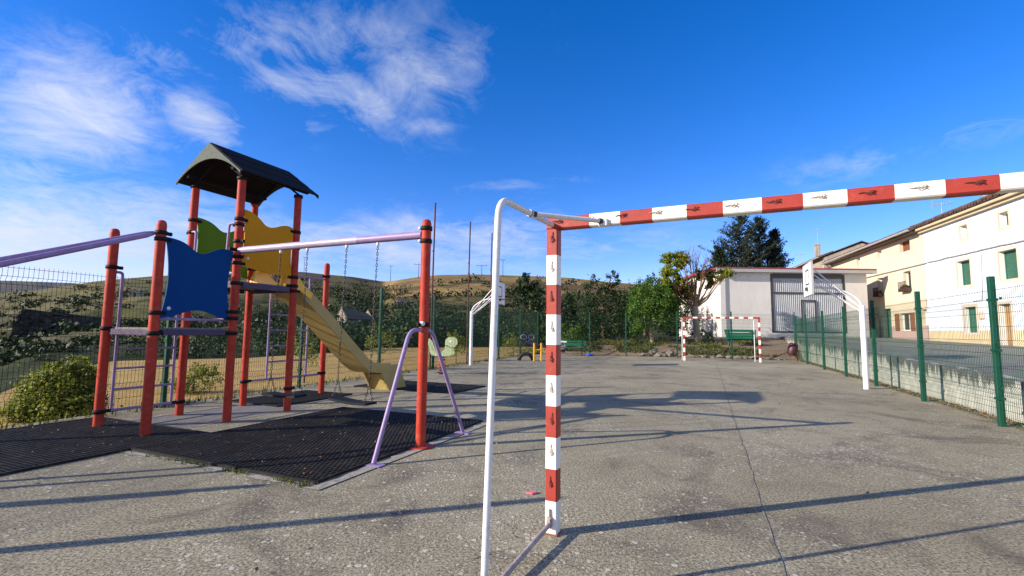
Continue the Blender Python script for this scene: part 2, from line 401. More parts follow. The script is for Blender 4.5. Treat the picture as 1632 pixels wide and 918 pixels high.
def mat_stucco(name, col, var=.06, stain=None, amt=.3, sc=1.2):
    m, t, b = nmat(name)
    o = t.n('ShaderNodeTexCoord').outputs['Object']
    c = t.ramp(t.noise(o, sc, 6, .65), [(0.3, tuple(x * (1 - var) for x in col)), (0.7, tuple(min(1, x * (1 + var)) for x in col))])
    if stain:
        mp = t.n('ShaderNodeMapping'); mp.inputs['Scale'].default_value = (1.5, 1.5, .4); t.link(o, mp.inputs[0])
        c = t.mix(t.ramp(t.noise(mp.outputs[0], 1.6, 7, .7, .5), [(0.5, 0.0), (0.72, amt)]), c, stain)
    t.link(c, b.inputs['Base Color']); b.inputs['Roughness'].default_value = .9
    bp = t.n('ShaderNodeBump'); bp.inputs['Strength'].default_value = .35; bp.inputs['Distance'].default_value = .02
    t.link(t.noise(o, 22, 5, .7), bp.inputs['Height']); t.link(bp.outputs[0], b.inputs['Normal'])
    return m
M['w_white'] = mat_stucco('white_stucco', (0.64, 0.71, 0.80), .06, (0.58, 0.58, 0.56), .25)
M['w_plinth'] = mat_stucco('ochre_plinth', (0.56, 0.45, 0.27), .12)
M['w_cream'] = mat_stucco('cream_stucco', (0.60, 0.525, 0.39), .06, (0.42, 0.35, 0.25), .3)
M['w_pink'] = mat_stucco('pink_plinth', (0.44, 0.30, 0.28), .08, (0.3, 0.22, 0.2), .4)
M['w_peach'] = mat_stucco('peach_trim', (0.60, 0.47, 0.37), .06)
M['w_stone'] = mat_stucco('old_render', (0.38, 0.32, 0.24), .25, (0.17, 0.145, 0.12), .8, .6)
M['w_shed'] = mat_stucco('shed_render', (0.62, 0.60, 0.56), .06, (0.45, 0.43, 0.39), .4, .8)
M['reveal'] = mat_stucco('reveal_white', (0.72, 0.70, 0.66), .04)
M['tile'] = paint('roof_tile', (0.11, 0.065, 0.05), .85, .4, 3, (0.05, 0.04, 0.04), .4)
M['eave_y'] = paint('eave_ochre', (0.50, 0.41, 0.26), .8, .1, 3)
M['gutter'] = paint('gutter_grey', (0.36, 0.33, 0.31), .5, .1, 3)
M['soffit'] = paint('soffit_wood', (0.12, 0.085, 0.06), .8, .3, 4)
M['roof_red'] = paint('red_sheet_roof', (0.30, 0.035, 0.04), .5, .15, 3)
M['fascia'] = paint('grey_fascia', (0.36, 0.35, 0.35), .6, .1, 4, (0.22, 0.21, 0.2))
M['shut_g'] = paint('green_shutter', (0.03, 0.115, 0.075), .6, .2, 5)
M['shut_b'] = paint('brown_shutter', (0.20, 0.065, 0.03), .6, .2, 5)
M['door_w'] = paint('brown_wood_door', (0.30, 0.17, 0.07), .55, .25, 6)
M['flower'] = paint('flower_box_dark', (0.05, 0.025, 0.02), .7, .4, 10)
def mat_glass():
    m, t, b = nmat('window_glass'); b.inputs['Base Color'].default_value = (0.012, 0.014, 0.014, 1); b.inputs['Roughness'].default_value = .15; b.inputs['Specular IOR Level'].default_value = .2
    return m
M['glass'] = mat_glass()
def mat_corr():
    m, t, b = nmat('corrugated_zinc')
    o = t.n('ShaderNodeTexCoord').outputs['Object']
    c = t.ramp(t.noise(o, 1.2, 5, .6), [(0.3, (0.36, 0.38, 0.40)), (0.7, (0.46, 0.48, 0.50))])
    t.link(c, b.inputs['Base Color']); b.inputs['Roughness'].default_value = .5; b.inputs['Metallic'].default_value = .1
    return m
M['corr'] = mat_corr()
def mat_terrain(name, rock=True):
    m, t, b = nmat(name)
    o = t.n('ShaderNodeTexCoord').outputs['Object']
    at = t.n('ShaderNodeAttribute'); at.attribute_name = 'Col'
    n1 = t.noise(o, 0.08, 8, .7, .6); n2 = t.noise(o, 1.1, 6, .75); n3 = t.noise(o, 0.35, 6, .7, .3)
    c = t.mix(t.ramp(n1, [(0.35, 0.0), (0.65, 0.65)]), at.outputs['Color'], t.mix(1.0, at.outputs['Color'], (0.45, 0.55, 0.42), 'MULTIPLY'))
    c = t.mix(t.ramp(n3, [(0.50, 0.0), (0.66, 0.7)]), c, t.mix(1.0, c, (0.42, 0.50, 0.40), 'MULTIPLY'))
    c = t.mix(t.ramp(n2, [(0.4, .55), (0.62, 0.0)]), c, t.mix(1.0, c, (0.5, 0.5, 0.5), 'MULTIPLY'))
    t.link(c, b.inputs['Base Color']); b.inputs['Roughness'].default_value = 1; b.inputs['Specular IOR Level'].default_value = .1
    bp = t.n('ShaderNodeBump'); bp.inputs['Strength'].default_value = .8; bp.inputs['Distance'].default_value = .25
    t.link(t.math('ADD', n2, t.math('MULTIPLY', n3, 2)), bp.inputs['Height']); t.link(bp.outputs[0], b.inputs['Normal'])
    return m
M['terrain'] = mat_terrain('dry_hillside')
def mat_field():
    m, t, b = nmat('straw_stubble')
    o = t.n('ShaderNodeTexCoord').outputs['Object']
    c = t.ramp(t.noise(o, 0.5, 7, .7, .4), [(0.3, (0.36, 0.235, 0.075)), (0.7, (0.56, 0.40, 0.16))])
    c = t.mix(t.ramp(t.noise(o, 9, 6, .75), [(0.4, .6), (0.6, 0)]), c, (0.25, 0.165, 0.06))
    c = t.mix(t.ramp(t.noise(o, 0.25, 4, .6), [(0.6, 0), (0.75, .5)]), c, (0.16, 0.15, 0.05))
    t.link(c, b.inputs['Base Color']); b.inputs['Roughness'].default_value = 1; b.inputs['Specular IOR Level'].default_value = .1
    bp = t.n('ShaderNodeBump'); bp.inputs['Strength'].default_value = .9; bp.inputs['Distance'].default_value = .06
    t.link(t.noise(o, 14, 6, .75), bp.inputs['Height']); t.link(bp.outputs[0], b.inputs['Normal'])
    return m
M['field'] = mat_field()
M['soil'] = mat_plain_concrete('dry_soil', (0.16, 0.115, 0.07), (0.27, 0.20, 0.13), 1.5)
M['matrub'] = paint('mat_rubber', (0.017, 0.0155, 0.0145), .7, .45, 2.2, (0.075, 0.066, 0.055), dirt_amt=.45, spec=.15)
M['L_bright'] = leafmat('bright_leaves', [(0.035, 0.085, 0.012), (0.075, 0.155, 0.020), (0.125, 0.225, 0.030)], .35)
M['L_dark'] = leafmat('dark_leaves', [(0.010, 0.023, 0.007), (0.021, 0.044, 0.012), (0.042, 0.074, 0.019)], .2)
M['L_dark2'] = leafmat('blue_dark_needles', [(0.008, 0.018, 0.012), (0.014, 0.030, 0.018), (0.028, 0.052, 0.022)], .15)
M['L_yg'] = leafmat('yellow_green_leaves', [(0.10, 0.14, 0.02), (0.20, 0.235, 0.03), (0.30, 0.31, 0.055)], .35)
M['L_poll'] = leafmat('pollard_leaves', [(0.10, 0.14, 0.015), (0.19, 0.23, 0.02), (0.28, 0.29, 0.03)], .4)
M['L_brown'] = leafmat('brown_leaves', [(0.09, 0.055, 0.012), (0.16, 0.10, 0.02), (0.15, 0.14, 0.02)], .3)
M['L_scrub'] = leafmat('scrub_leaves', [(0.010, 0.020, 0.006), (0.022, 0.038, 0.010), (0.045, 0.058, 0.018)], .15)
M['L_grass'] = leafmat('grass_blades', [(0.04, 0.07, 0.012), (0.08, 0.11, 0.02), (0.20, 0.17, 0.06)], .3)
M['L_dry'] = leafmat('dry_leaf_litter', [(0.10, 0.05, 0.025), (0.22, 0.12, 0.06), (0.32, 0.23, 0.13)], .1)

# ------------------------------------------------------------------ terrain, field, court, street
SKY1 = [(-900, 470), (-300, 470), (0, 468), (60, 462), (110, 455), (150, 448), (240, 440), (330, 436), (420, 434), (480, 433), (515, 437), (560, 441), (612, 449), (628, 447), (660, 442), (700, 438), (760, 437), (850, 440), (900, 442), (960, 448), (1050, 456), (1150, 468), (1300, 485), (2400, 500)]
SKY2 = [(-900, 440), (-200, 446), (0, 447), (60, 449), (110, 451), (170, 455), (300, 460), (450, 450), (600, 448), (620, 450), (700, 460), (1000, 470), (2400, 505)]
FEDGE = [(-900, 9.0), (0, 9.5), (100, 14), (190, 20), (300, 21.5), (400, 23), (540, 29), (600, 37), (800, 44), (870, 45), (1000, 45), (1200, 45), (2400, 45)]
def lerp_tab(tab, x):
    xs, ys = zip(*tab); return float(np.interp(x, xs, ys))
rng = np.random.RandomState(5)
def vnoise(x, y, seed=0):
    xi, yi = math.floor(x), math.floor(y); fx, fy = x - xi, y - yi
    def h(a, b):
        n = math.sin(a * 127.1 + b * 311.7 + seed * 74.7) * 43758.5453; return n - math.floor(n)
    u, v = fx * fx * (3 - 2 * fx), fy * fy * (3 - 2 * fy)
    return (h(xi, yi) * (1 - u) + h(xi + 1, yi) * u) * (1 - v) + (h(xi, yi + 1) * (1 - u) + h(xi + 1, yi + 1) * u) * v
def fbm(x, y, o=4, seed=0):
    s, a = 0, .5
    for i in range(o): s += a * vnoise(x, y, seed + i); x *= 2.03; y *= 2.03; a *= .5
    return s
FIELDZ = -0.15
def ridgeY(px): return lerp_tab([(-900, 200), (0, 190), (200, 210), (480, 330), (612, 360), (628, 235), (760, 215), (1000, 230), (2400, 240)], px)
def terrain_z(px, Y):
    """height of the land at forward distance Y along the view azimuth px"""
    hy = 527.5 + .012 * (px - 816)
    Yf, Ys = lerp_tab(FEDGE, px), ridgeY(px)
    if Y <= Yf: return FIELDZ
    e0 = (FIELDZ - CAMH) / Yf
    e1 = (hy - lerp_tab(SKY1, px)) / FPX
    if Y <= Ys:
        s = math.log(Y / Yf) / math.log(Ys / Yf)
        k = 5.5
        st = s + .044 * math.sin(2 * math.pi * (k * s + 1.2 * fbm(px / 160., 0, 3, 3))) * (1 - abs(2 * s - 1)) * 1.6
        e = e0 + (e1 - e0) * st ** .92
        X = Y * (px - 816) / FPX
        n = (fbm(X * .06, Y * .06, 4, 11) - .47) * (1.0 + Y * .012) * min(1, (Y - Yf) / 12.) * (1 - s) ** .5
        return CAMH + Y * e + n
    z1 = CAMH + Ys * e1
    Y2 = 1600.
    e2 = (hy - lerp_tab(SKY2, px)) / FPX; z2 = CAMH + Y2 * e2
    if Y <= Y2:
        t = (Y - Ys) / (Y2 - Ys); base = z1 * (1 - t) + z2 * t
        lo = z1 * .45 if e2 > 0 else z1 * .3
        dip = 4 * t * (1 - t)
        return base - dip * max(0, base - lo) * .7 if t < 1 else base
    return z2 * max(0.0, 1 - (Y - Y2) / 1500.)
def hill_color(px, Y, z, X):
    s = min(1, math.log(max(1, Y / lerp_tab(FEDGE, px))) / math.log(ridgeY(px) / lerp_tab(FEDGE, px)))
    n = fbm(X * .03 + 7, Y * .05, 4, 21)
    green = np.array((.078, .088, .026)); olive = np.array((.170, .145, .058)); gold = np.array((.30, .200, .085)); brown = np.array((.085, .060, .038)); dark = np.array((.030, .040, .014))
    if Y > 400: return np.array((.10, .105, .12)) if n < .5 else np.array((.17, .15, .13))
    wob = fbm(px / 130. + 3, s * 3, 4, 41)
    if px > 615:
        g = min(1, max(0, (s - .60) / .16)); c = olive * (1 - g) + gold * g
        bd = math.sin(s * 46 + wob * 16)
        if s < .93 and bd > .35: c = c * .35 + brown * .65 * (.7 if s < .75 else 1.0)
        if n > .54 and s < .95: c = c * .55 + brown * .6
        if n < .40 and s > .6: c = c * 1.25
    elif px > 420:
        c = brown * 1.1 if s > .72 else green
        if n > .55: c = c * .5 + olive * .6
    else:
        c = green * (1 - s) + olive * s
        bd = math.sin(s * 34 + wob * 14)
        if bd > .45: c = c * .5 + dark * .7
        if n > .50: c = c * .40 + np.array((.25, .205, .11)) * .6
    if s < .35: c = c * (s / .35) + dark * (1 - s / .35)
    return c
pxs = list(np.linspace(-700, 1700, 260))
angs = [math.atan((p - 816) / FPX) for p in pxs]
a0, a1 = angs[0], angs[-1]
extra = list(np.linspace(a1, a0 + 2 * math.pi, 40))[1:-1]
allang = angs + extra
def ring_xy(a, Yd):
    if a <= a1: return Yd * math.tan(a), Yd, 816 + FPX * math.tan(a)
    r = Yd / math.cos(a1 if a < math.pi else a0); 
    return r * math.sin(a), r * math.cos(a), 2400 if a < math.pi else -900
def polar(name, rows, zf, cf, mat):
    vs, fs, cs = [], [], []
    n = len(allang)
    for row in rows:
        for i, a in enumerate(allang):
            Yd = row(a, i); X, Y, px = ring_xy(a, Yd); z = zf(px, Yd, a)
            vs.append((X, Y, z)); c = cf(px, Yd, z, X); cs.append((c[0], c[1], c[2], 1))
    for k in range(len(rows) - 1):
        for i in range(n):
            j = (i + 1) % n
            fs.append((k * n + i, (k + 1) * n + i, (k + 1) * n + j, k * n + j))
    fs = [f[::-1] for f in fs]
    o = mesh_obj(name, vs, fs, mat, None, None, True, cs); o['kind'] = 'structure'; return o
def apx(a): return 816 + FPX * math.tan(a) if a <= a1 else (2400 if a < math.pi else -900)
frows = [lambda a, i, t=t: 0.4 + (lerp_tab(FEDGE, apx(a)) - 0.4) * t for t in np.linspace(0, 1, 8)]
polar('field', frows, lambda px, Y, a: FIELDZ, lambda *k: (0.4, .3, .12), M['field'])
def zz_(px, Y, a):
    if a > a1:
        d = min(abs(a - a1), abs(a0 + 2 * math.pi - a)); k = max(0, 1 - d / .5)
        return FIELDZ + (terrain_z(px, Y) - FIELDZ) * k
    return terrain_z(px, Y)
trow = []
for t in np.linspace(0, 1, 110): trow.append(lambda a, i, t=t: lerp_tab(FEDGE, apx(a)) * (ridgeY(apx(a)) / lerp_tab(FEDGE, apx(a))) ** t)
for t in np.linspace(0, 1, 22)[1:]: trow.append(lambda a, i, t=t: ridgeY(apx(a)) * (1600 / ridgeY(apx(a))) ** t)
for Yd in (1900, 2600, 4000, 8000): trow.append(lambda a, i, Yd=Yd: Yd)
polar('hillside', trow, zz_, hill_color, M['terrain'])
def tpos(px, Y):
    return Vector((Y * (px - 816) / FPX, Y, terrain_z(px, Y)))

LF0, LF1 = Vector((-6.27, 5.96, 0)), Vector((-1.73, 18.66, 0))
LD = (LF1 - LF0).normalized()
LBACK = LF0 + LD * 23.2                       # far left corner of the court
RF0, RF1 = Vector((7.16, 7.03, 0)), Vector((14.14, 23.65, 0)); RD = (RF1 - RF0).normalized()
RN = Vector((RD.y, -RD.x, 0))
RBACK = RF1 + RD * .3
CF = LF0 - LD * 18; CR = RF0 - RD * 18
mb = MB()
poly = [CF + Vector((-.25, 0, 0)), CR + RN * .5, RBACK + RN * .5, Vector((RBACK.x + .1, RBACK.y + .3, 0)), LBACK + Vector((-.25, .3, 0))]
mb.prism([p + Vector((0, 0, -.3)) for p in poly], (0, 0, .3))
tag(mb.build('court', M['concrete']), kind='structure')
# construction joint running up the court: a shallow proud strip of mortar
J0, J1 = G(1249, 918), G(1139, 570)
jp = [J0 + (J1 - J0) * -.25 + Vector((0, 0, .004))]
mb = MB(); prev = None
for i in range(90):
    t = -.15 + 1.15 * (i / 89) ** 2.2
    p = J0 + (J1 - J0) * t; s_ = Vector(((J1 - J0).y, -(J1 - J0).x, 0)).normalized()
    wv = .006 + .005 * random.random(); p = p + s_ * (random.random() - .5) * .02
    a, b_ = p - s_ * wv + Vector((0, 0, .004)), p + s_ * wv + Vector((0, 0, .004))
    if prev: mb.quad(prev[0], prev[1], b_, a)
    prev = (a, b_)
M['joint'] = mat_plain_concrete('mortar_joint', (0.08, 0.073, 0.058), (0.40, 0.37, 0.29), 6)
tag(mb.build('court_joint', M['joint']), kind='structure')

def street_z(Y): return .43 + .022 * Y
def FX(Y): return 24.35 + .285 * (Y - 28)      # facade line of the house row
WOFF = .42
mb = MB(); Ys_ = [-12, -4, 2, 7, 12, 18, 23.6, 30, 40, 60, 90]
for a, b_ in zip(Ys_[:-1], Ys_[1:]):
    def L_(Y): 
        q = RF0 + RD * ((Y - RF0.y) / RD.y) + RN * (WOFF + .1); return q.x
    mb.quad((L_(a), a, street_z(a)), (FX(a) + .4, a, street_z(a)), (FX(b_) + .4, b_, street_z(b_)), (L_(b_), b_, street_z(b_)))
tag(mb.build('street', M['street']), kind='structure')
# retaining wall behind the right hand fence
vs, fs, cs = [], [], []
NW = 100
for i in range(NW + 1):
    t = -14 + (26.5 + 14) * i / NW; p = RF0 + RD * t + RN * WOFF; zt = street_z(p.y) + .05
    q = p + RN * .22
    jig = (random.random() - .5) * .03
    for (pt, z, c) in ((p, -.05, -.15), (p, zt * .35, .05), (p, zt * .62, .42), (p, zt + jig, .95), (q, zt + jig, .55), (q, zt - .3, .5)):
        vs.append((pt.x, pt.y, z)); cs.append((c, c, c, 1))
for i in range(NW):
    for k in range(5): fs.append((i * 6 + k, i * 6 + k + 1, (i + 1) * 6 + k + 1, (i + 1) * 6 + k))
ww = mesh_obj('retaining_wall', [Vector(v) - RF0 for v in vs], fs, M['retwall'], None, None, False, cs); ww.location = RF0
tag(ww, 'low pale concrete retaining wall with black stains below the street', 'wall')

# ------------------------------------------------------------------ handball goals
def hook_mb(mb, p, along, out, s=1.0, mi=0):
    """small bent net hook: a pin, a twisted double loop and a tail"""
    a, o = Vector(along), Vector(out); q = a.cross(o)
    P0 = Vector(p)
    j = lambda: random.uniform(-.003, .003)
    def pt(u, v, h): return P0 + a * (u * s + j()) + q * (v * s + j()) + o * (h * s)
    rv = lambda k: random.uniform(-k, k)
    mb.tube([pt(-.052, rv(.003), .002), pt(-.030, rv(.003), .007), pt(-.008, rv(.004), .010), pt(.010, .004 + rv(.004), .013), pt(.030, -.002 + rv(.004), .010)], .0032 * s, 6, mi)
    mb.tube([pt(-.014, .002, .004), pt(-.004, .012 + rv(.004), .012), pt(.008, .004, .016), pt(.016, -.010 + rv(.004), .014), pt(.028, -.013, .009), pt(.044, -.006 + rv(.005), .004)], .0027 * s, 6, mi)
    mb.tube([pt(.004, -.012 + rv(.004), .006), pt(.014, .000, .015), pt(.026, .010 + rv(.004), .012), pt(.040, .009 + rv(.003), .006)], .0025 * s, 6, mi)
def striped_bar(mb, p0, ax, L, w, bands, u, v):
    """square section bar from p0 along ax, colour bands [(end, material)], u,v the section axes"""
    t0 = 0.0
    for t1, mi in bands:
        b = .007; pr = []
        for a, c in ((-1, -1), (1, -1), (1, 1), (-1, 1)):
            for da, dc in (((b, 0), (0, b)) if (a * c > 0) == True else ((0, b), (b, 0))):
                pr.append(Vector(u) * (a * (w / 2 - da)) + Vector(v) * (c * (w / 2 - dc)))
        ang = sorted(pr, key=lambda q: math.atan2(q.dot(Vector(v)), q.dot(Vector(u))))
        ring0 = [Vector(p0) + Vector(ax) * t0 + q for q in ang]; ring1 = [Vector(p0) + Vector(ax) * t1 + q for q in ang]
        n = len(ang)
        mb.add(ring0 + ring1, [(i, (i + 1) % n, n + (i + 1) % n, n + i) for i in range(n)], mi)
        if t0 == 0: mb.add(ring0, [tuple(range(n - 1, -1, -1))], mi)
        t0 = t1
    mb.add(ring1, [tuple(range(n))], mi)
def make_goal(name, label, loc, rz, Lw=3.1, hooks=True, depth=.93, second=True):
    """local x along the crossbar, local -y behind the goal mouth (towards the nets); posts at x=0 and x=Lw"""
    root = thing(name, label, 'handball goal', loc, rz, 'red and white handball goals on the court')
    X, Y, Z = Vector((1, 0, 0)), Vector((0, 1, 0)), Vector((0, 0, 1))
    H = 2.0; wd = .08
    for side, x in ((1, 0.0), (-1, Lw)):
        mb = MB()
        e = [.21 + .2 * k for k in range(9)]; mis = [1 if k % 2 == 0 else 0 for k in range(10)]
        e = [(.20 + .2 * k, mis[k]) for k in range(9)] + [(H - .022, 0)]
        striped_bar(mb, (x, 0, .012), Z, H, wd, e, X, Y)
        mb.box((x, 0, .006), (.09, .09, .012), mi=2)
        post = mb.build('post', [M['goal_red'], M['goal_white'], M['rust']], root)
        if hooks:
            for k in range(9):
                z = .33 + .2 * k; hm = MB(); hook_mb(hm, (x + .002 * (k % 3), -wd / 2, z), (0, 0, -1), (0, -1, 0), .74)
                hm.build('net_hook', M['hook'] if mis[min(9, int((z - .012) / .2))] == 0 else M['hookw'], post)
        # back stay: crank tube from the top corner, back and down to the floor
        bm = MB()
        top = Vector((x, -.04, 2.02)); bk = Vector((x + .02 * side, -depth + .06, 1.99)); ft = Vector((x + .0 * side, -depth + .0, 0.0))
        bm.tube(bend([top, bk, ft], .12, 8), .0178, 14)
        bm.box((ft.x, ft.y, .004), (.09, .09, .008))
        st = bm.build('back_stay', M['white_tube'], root)
        cm = MB(); mid = top.lerp(bk, .46)
        d = (bk - top).normalized()
        cm.tube([mid - d * .03, mid + d * .03], .0215, 12); cm.build('collar', M['white_tube'], st)
        dm = MB(); dm.tube([mid + d * .018, mid + d * .026], .023, 12); dm.build('band', M['darkmetal'], st)
        br = MB(); e1 = Vector((x + side * .36, -.045, 2.01))
        dd = (e1 - mid).normalized()
        br.tube([mid + dd * .03, e1 - dd * .03], .0145, 12); brace = br.build('corner_brace', M['white_tube'], root)
        b2 = MB(); b2.tube([mid + dd * .012, mid + dd * .034], .017, 12); b2.build('band', M['darkmetal'], brace)
        b2 = MB(); b2.tube([e1 - dd * .04, e1 - dd * .02], .018, 12); b2.build('band', M['darkmetal'], brace)
        b3 = MB(); b3.box(e1 + Vector((-side * .005, -.006, -.008)), (.06, .025, .05), bev=.006); b3.build('bracket', M['white_tube'], brace)
        gb = MB(); gb.tube([(x - side * .005, -.06, .075), (x - side * .004, -.10, .07), (ft.x, ft.y + .03, .035)], .015, 10)
        gbar = gb.build('ground_bar', M['barsteel'], root)
        g2 = MB(); g2.box((x - side * .005, -.052, .085), (.035, .03, .07), bev=.008); g2.tube([(x - .005 * side, -.05, .115), (x - .005 * side, -.048, .165)], .006, 6); g2.build('foot_clamp', M['hookw'], gbar)
    mb = MB(); x0 = -wd / 2; bands = [(.30, 0)]; t = .30; mi = 1
    while t < Lw + wd - .31: t += .2; bands.append((t, mi)); mi = 1 - mi
    bands[-1] = (Lw + wd - .30, bands[-1][1]); bands.append((Lw + wd, 0))
    striped_bar(mb, (x0, 0, H + .03), X, Lw + wd, wd, bands, Y, Z)
    bar = mb.build('crossbar', [M['goal_red'], M['goal_white']], root)
    if hooks:
        for k in range(14):
            xx = .025 + .213 * k + (0.02 if k else .02)
            if xx > Lw: break
            hm = MB(); hook_mb(hm, (xx, -wd / 2, H + .03 + .008), (1, 0, 0), (0, -1, 0), .80)
            hm.build('net_hook', M['hook'] if k % 2 == 0 else M['hookw'], bar)
    return root
gp = G(877, 852)
make_goal('handball_goal', 'red and white striped goal seen from behind, its crossbar running out over the street side', (gp.x + .018, gp.y + .02, 0), R(-25.5), 3.08)
g1, g2_ = G(1091, 575), G(1212, 578)
dg = (g2_ - g1); 
make_goal('handball_goal', 'small far red and white goal standing across the court before the white shed', g2_, math.atan2(-dg.y, -dg.x), dg.length, False, .9)

# ------------------------------------------------------------------ play structure
PS = thing('play_structure', 'red posted playground tower with dark gabled roof, yellow slide, blue panel and swing beam', 'play structure', (-3.94, 6.72, 0), R(-24))
pA, pB, pC, pD, pE, pF, pH, pG = (0, 0), (0, 1.0), (-1.05, 0), (-1.05, 1.02), (0, -1.02), (-1.05, -1.0), (-1.05, 2.72), (3.22, 0.0)
PR = .055
def clamp(parent, x, y, z, ax=None, r=PR, bolt=False):
    m = MB(); h = .026
    m.lathe((x, y, z - h), [(r + .002, 0), (r + .012, .004), (r + .012, 2 * h - .004), (r + .002, 2 * h)], 18)
    if ax:
        a = Vector((ax[0], ax[1], 0)).normalized(); s_ = Vector((-a.y, a.x, 0))
        m.box(Vector((x, y, z)) + a * (r + .035), (.075, .035, .044), (a, s_, Vector((0, 0, 1))), bev=.006)
        m.lathe(Vector((x, y, z)) + a * (r + .04) - s_ * .026, [(.001, 0), (.012, .002), (.012, .05), (.001, .052)], 8, axis=s_)
    return m.build('clamp', M['black'], parent)
posts = {}
def post(key, xy, h, cap='dome', clamps=()):
    m = MB(); x, y = xy
    if cap == 'dome': m.lathe((x, y, 0), [(PR, 0), (PR, h - .07), (PR * .97, h - .05), (PR * .80, h - .018), (PR * .45, h - .004), (.002, h)], 24)
    else: m.lathe((x, y, 0), [(PR, 0), (PR, h)], 24)
    o = m.build('post', M['red'], PS); posts[key] = o
    if cap == 'roof':
        m = MB(); m.lathe((x, y, h - .03), [(PR + .001, 0), (PR + .014, .004), (PR + .014, .05), (.01, .055)], 18); m.build('post_cap', M['black'], o)
    for z, ax in clamps: clamp(o, x, y, z, ax)
    return o
AB, AC, AE, AG = (0, 1), (-1, 0), (0, -1), (1, 0)
post('A', pA, 3.46, 'roof', [(2.86, AB), (2.78, AC), (2.53, AG), (2.41, AE), (2.31, AG), (2.22, AB), (1.93, AB), (1.52, AE), (1.43, AE), (1.22, AE)])
post('B', pB, 3.46, 'roof', [(2.86, (0, -1)), (2.60, (0, -1)), (1.98, (0, -1)), (1.90, (0, 1)), (2.12, (0, -1)), (.35, (0, 1))])
post('C', pC, 3.46, 'roof', [(2.93, AB), (2.74, AC), (1.96, AB), (1.27, AE), (.20, AE)])
post('D', pD, 3.46, 'roof', [(2.93, (0, -1)), (1.95, (0, -1)), (2.30, (0, 1)), (.40, (0, 1))])
post('E', pE, 2.62, 'dome', [(2.46, (0, 1)), (2.38, (0, 1)), (1.47, (0, 1)), (1.22, (0, 1))])
post('F', pF, 2.60, 'dome', [(2.08, (0, 1)), (1.27, (0, 1)), (.20, (0, 1))])
post('H', pH, 2.64, 'dome', [(2.36, (0, -1)), (.42, (0, -1))])
og = post('G', pG, 2.58, 'dome', [(2.47, None), (2.32, None), (1.36, (0, -1))])
m = MB(); m.lathe((pG[0], pG[1], 0), [(.145, 0), (.145, .012), (.06, .014)], 24); m.build('base_plate', M['red'], og)
m = MB()
for z in (2.47, 2.32): m.lathe((pG[0] - .06, pG[1] - .045, z), [(.001, -.015), (.018, -.012), (.018, .012), (.001, .015)], 10, axis=(.5, -1, 0))
m.lathe((pG[0] + .03, pG[1] - .075, 1.37), [(.002, -.02), (.028, -.015), (.028, .015), (.002, .02)], 12, axis=(0, -1, 0))
m.build('bolt', M['cap'], og)
# decks
def deck(x0, x1, y0, y1, z):
    m = MB(); n = 8; w_ = (y1 - y0) / n
    for i in range(n): m.box(((x0 + x1) / 2, y0 + w_ * (i + .5), z), (x1 - x0, w_ - .006, .028))
    d = m.build('deck', M['wood'], PS)
    m = MB()
    for y in (y0 - .015, y1 + .015): m.box(((x0 + x1) / 2, y, z - .045), (x1 - x0 - .1, .03, .075), bev=.006)
    for x in (x0 - .015, x1 + .015): m.box((x, (y0 + y1) / 2, z - .045), (.03, y1 - y0 - .1, .075), bev=.006)
    m.build('deck_frame', M['lav_d'], d)
deck(-1.04, -.01, -.97, -.06, 1.275)
deck(-1.04, -.01, .05, .97, 1.955)
# boards with wavy edges: outline in (u along, z), extruded
def wavy(name, mat, p, q, z0, z1, th=.018, m0=.075, top=(.075, -.085, .02), bot=(-.05, .06, -.03), side=.035, spots=()):
    p, q = Vector((p[0], p[1], 0)), Vector((q[0], q[1], 0)); L = (q - p).length; d = (q - p).normalized(); nrm = Vector((d.y, -d.x, 0))
    W_ = L - 2 * m0; N = 22; H = z1 - z0; pts = []
    for i in range(N + 1):                      # bottom left to right
        t = i / N; pts.append((t * W_, bot[0] * math.cos(math.pi * 2 * t) * .5 + bot[1] * math.sin(math.pi * t) ** 2 * .9 + bot[2] * t))
    for i in range(1, 12): t = i / 12; pts.append((W_ - side * math.sin(math.pi * t), t * H + bot[2] * (1 - t)))
    for i in range(N + 1):
        t = 1 - i / N
        zt = H + top[0] * max(0, math.cos(math.pi * 1.25 * t)) ** 1.0 + top[1] * math.exp(-((t - .50) / .17) ** 2) + top[2] * math.exp(-((t - .85) / .14) ** 2)
        pts.append((t * W_, zt))
    for i in range(1, 12): t = 1 - i / 12; pts.append((side * math.sin(math.pi * t), t * (H + top[0])))
    m = MB(); m.prism([p + d * (m0 + u) + Vector((0, 0, z0 + z)) - nrm * th / 2 for u, z in pts], nrm * th)
    o = m.build(name, mat, PS)
    if spots:
        m = MB()
        for u, z in spots:
            c = p + d * (m0 + u) + Vector((0, 0, z0 + z))
            m.lathe(c - nrm * (th / 2 + .006), [(.002, 0), (.022, .002), (.024, th + .010), (.002, th + .012)], 12, axis=nrm)
        m.build('bolt_cap', M['cap'], o)
    return o
wavy('side_panel', M['blue'], pE, pA, 1.42, 2.36, top=(.06, -.09, .03), bot=(-.02, .10, .0), side=.06, m0=.06, spots=[(.09, .11)])
wavy('side_panel', M['yellow'], pA, pB, 2.19, 2.90, top=(.12, -.06, .03), bot=(.0, -.02, -.08), side=.03, m0=.06, spots=[(.10, .12)])
wavy('side_panel', M['green_board'], pC, pD, 2.18, 2.92, top=(.07, -.08, .02), side=.03, m0=.06)
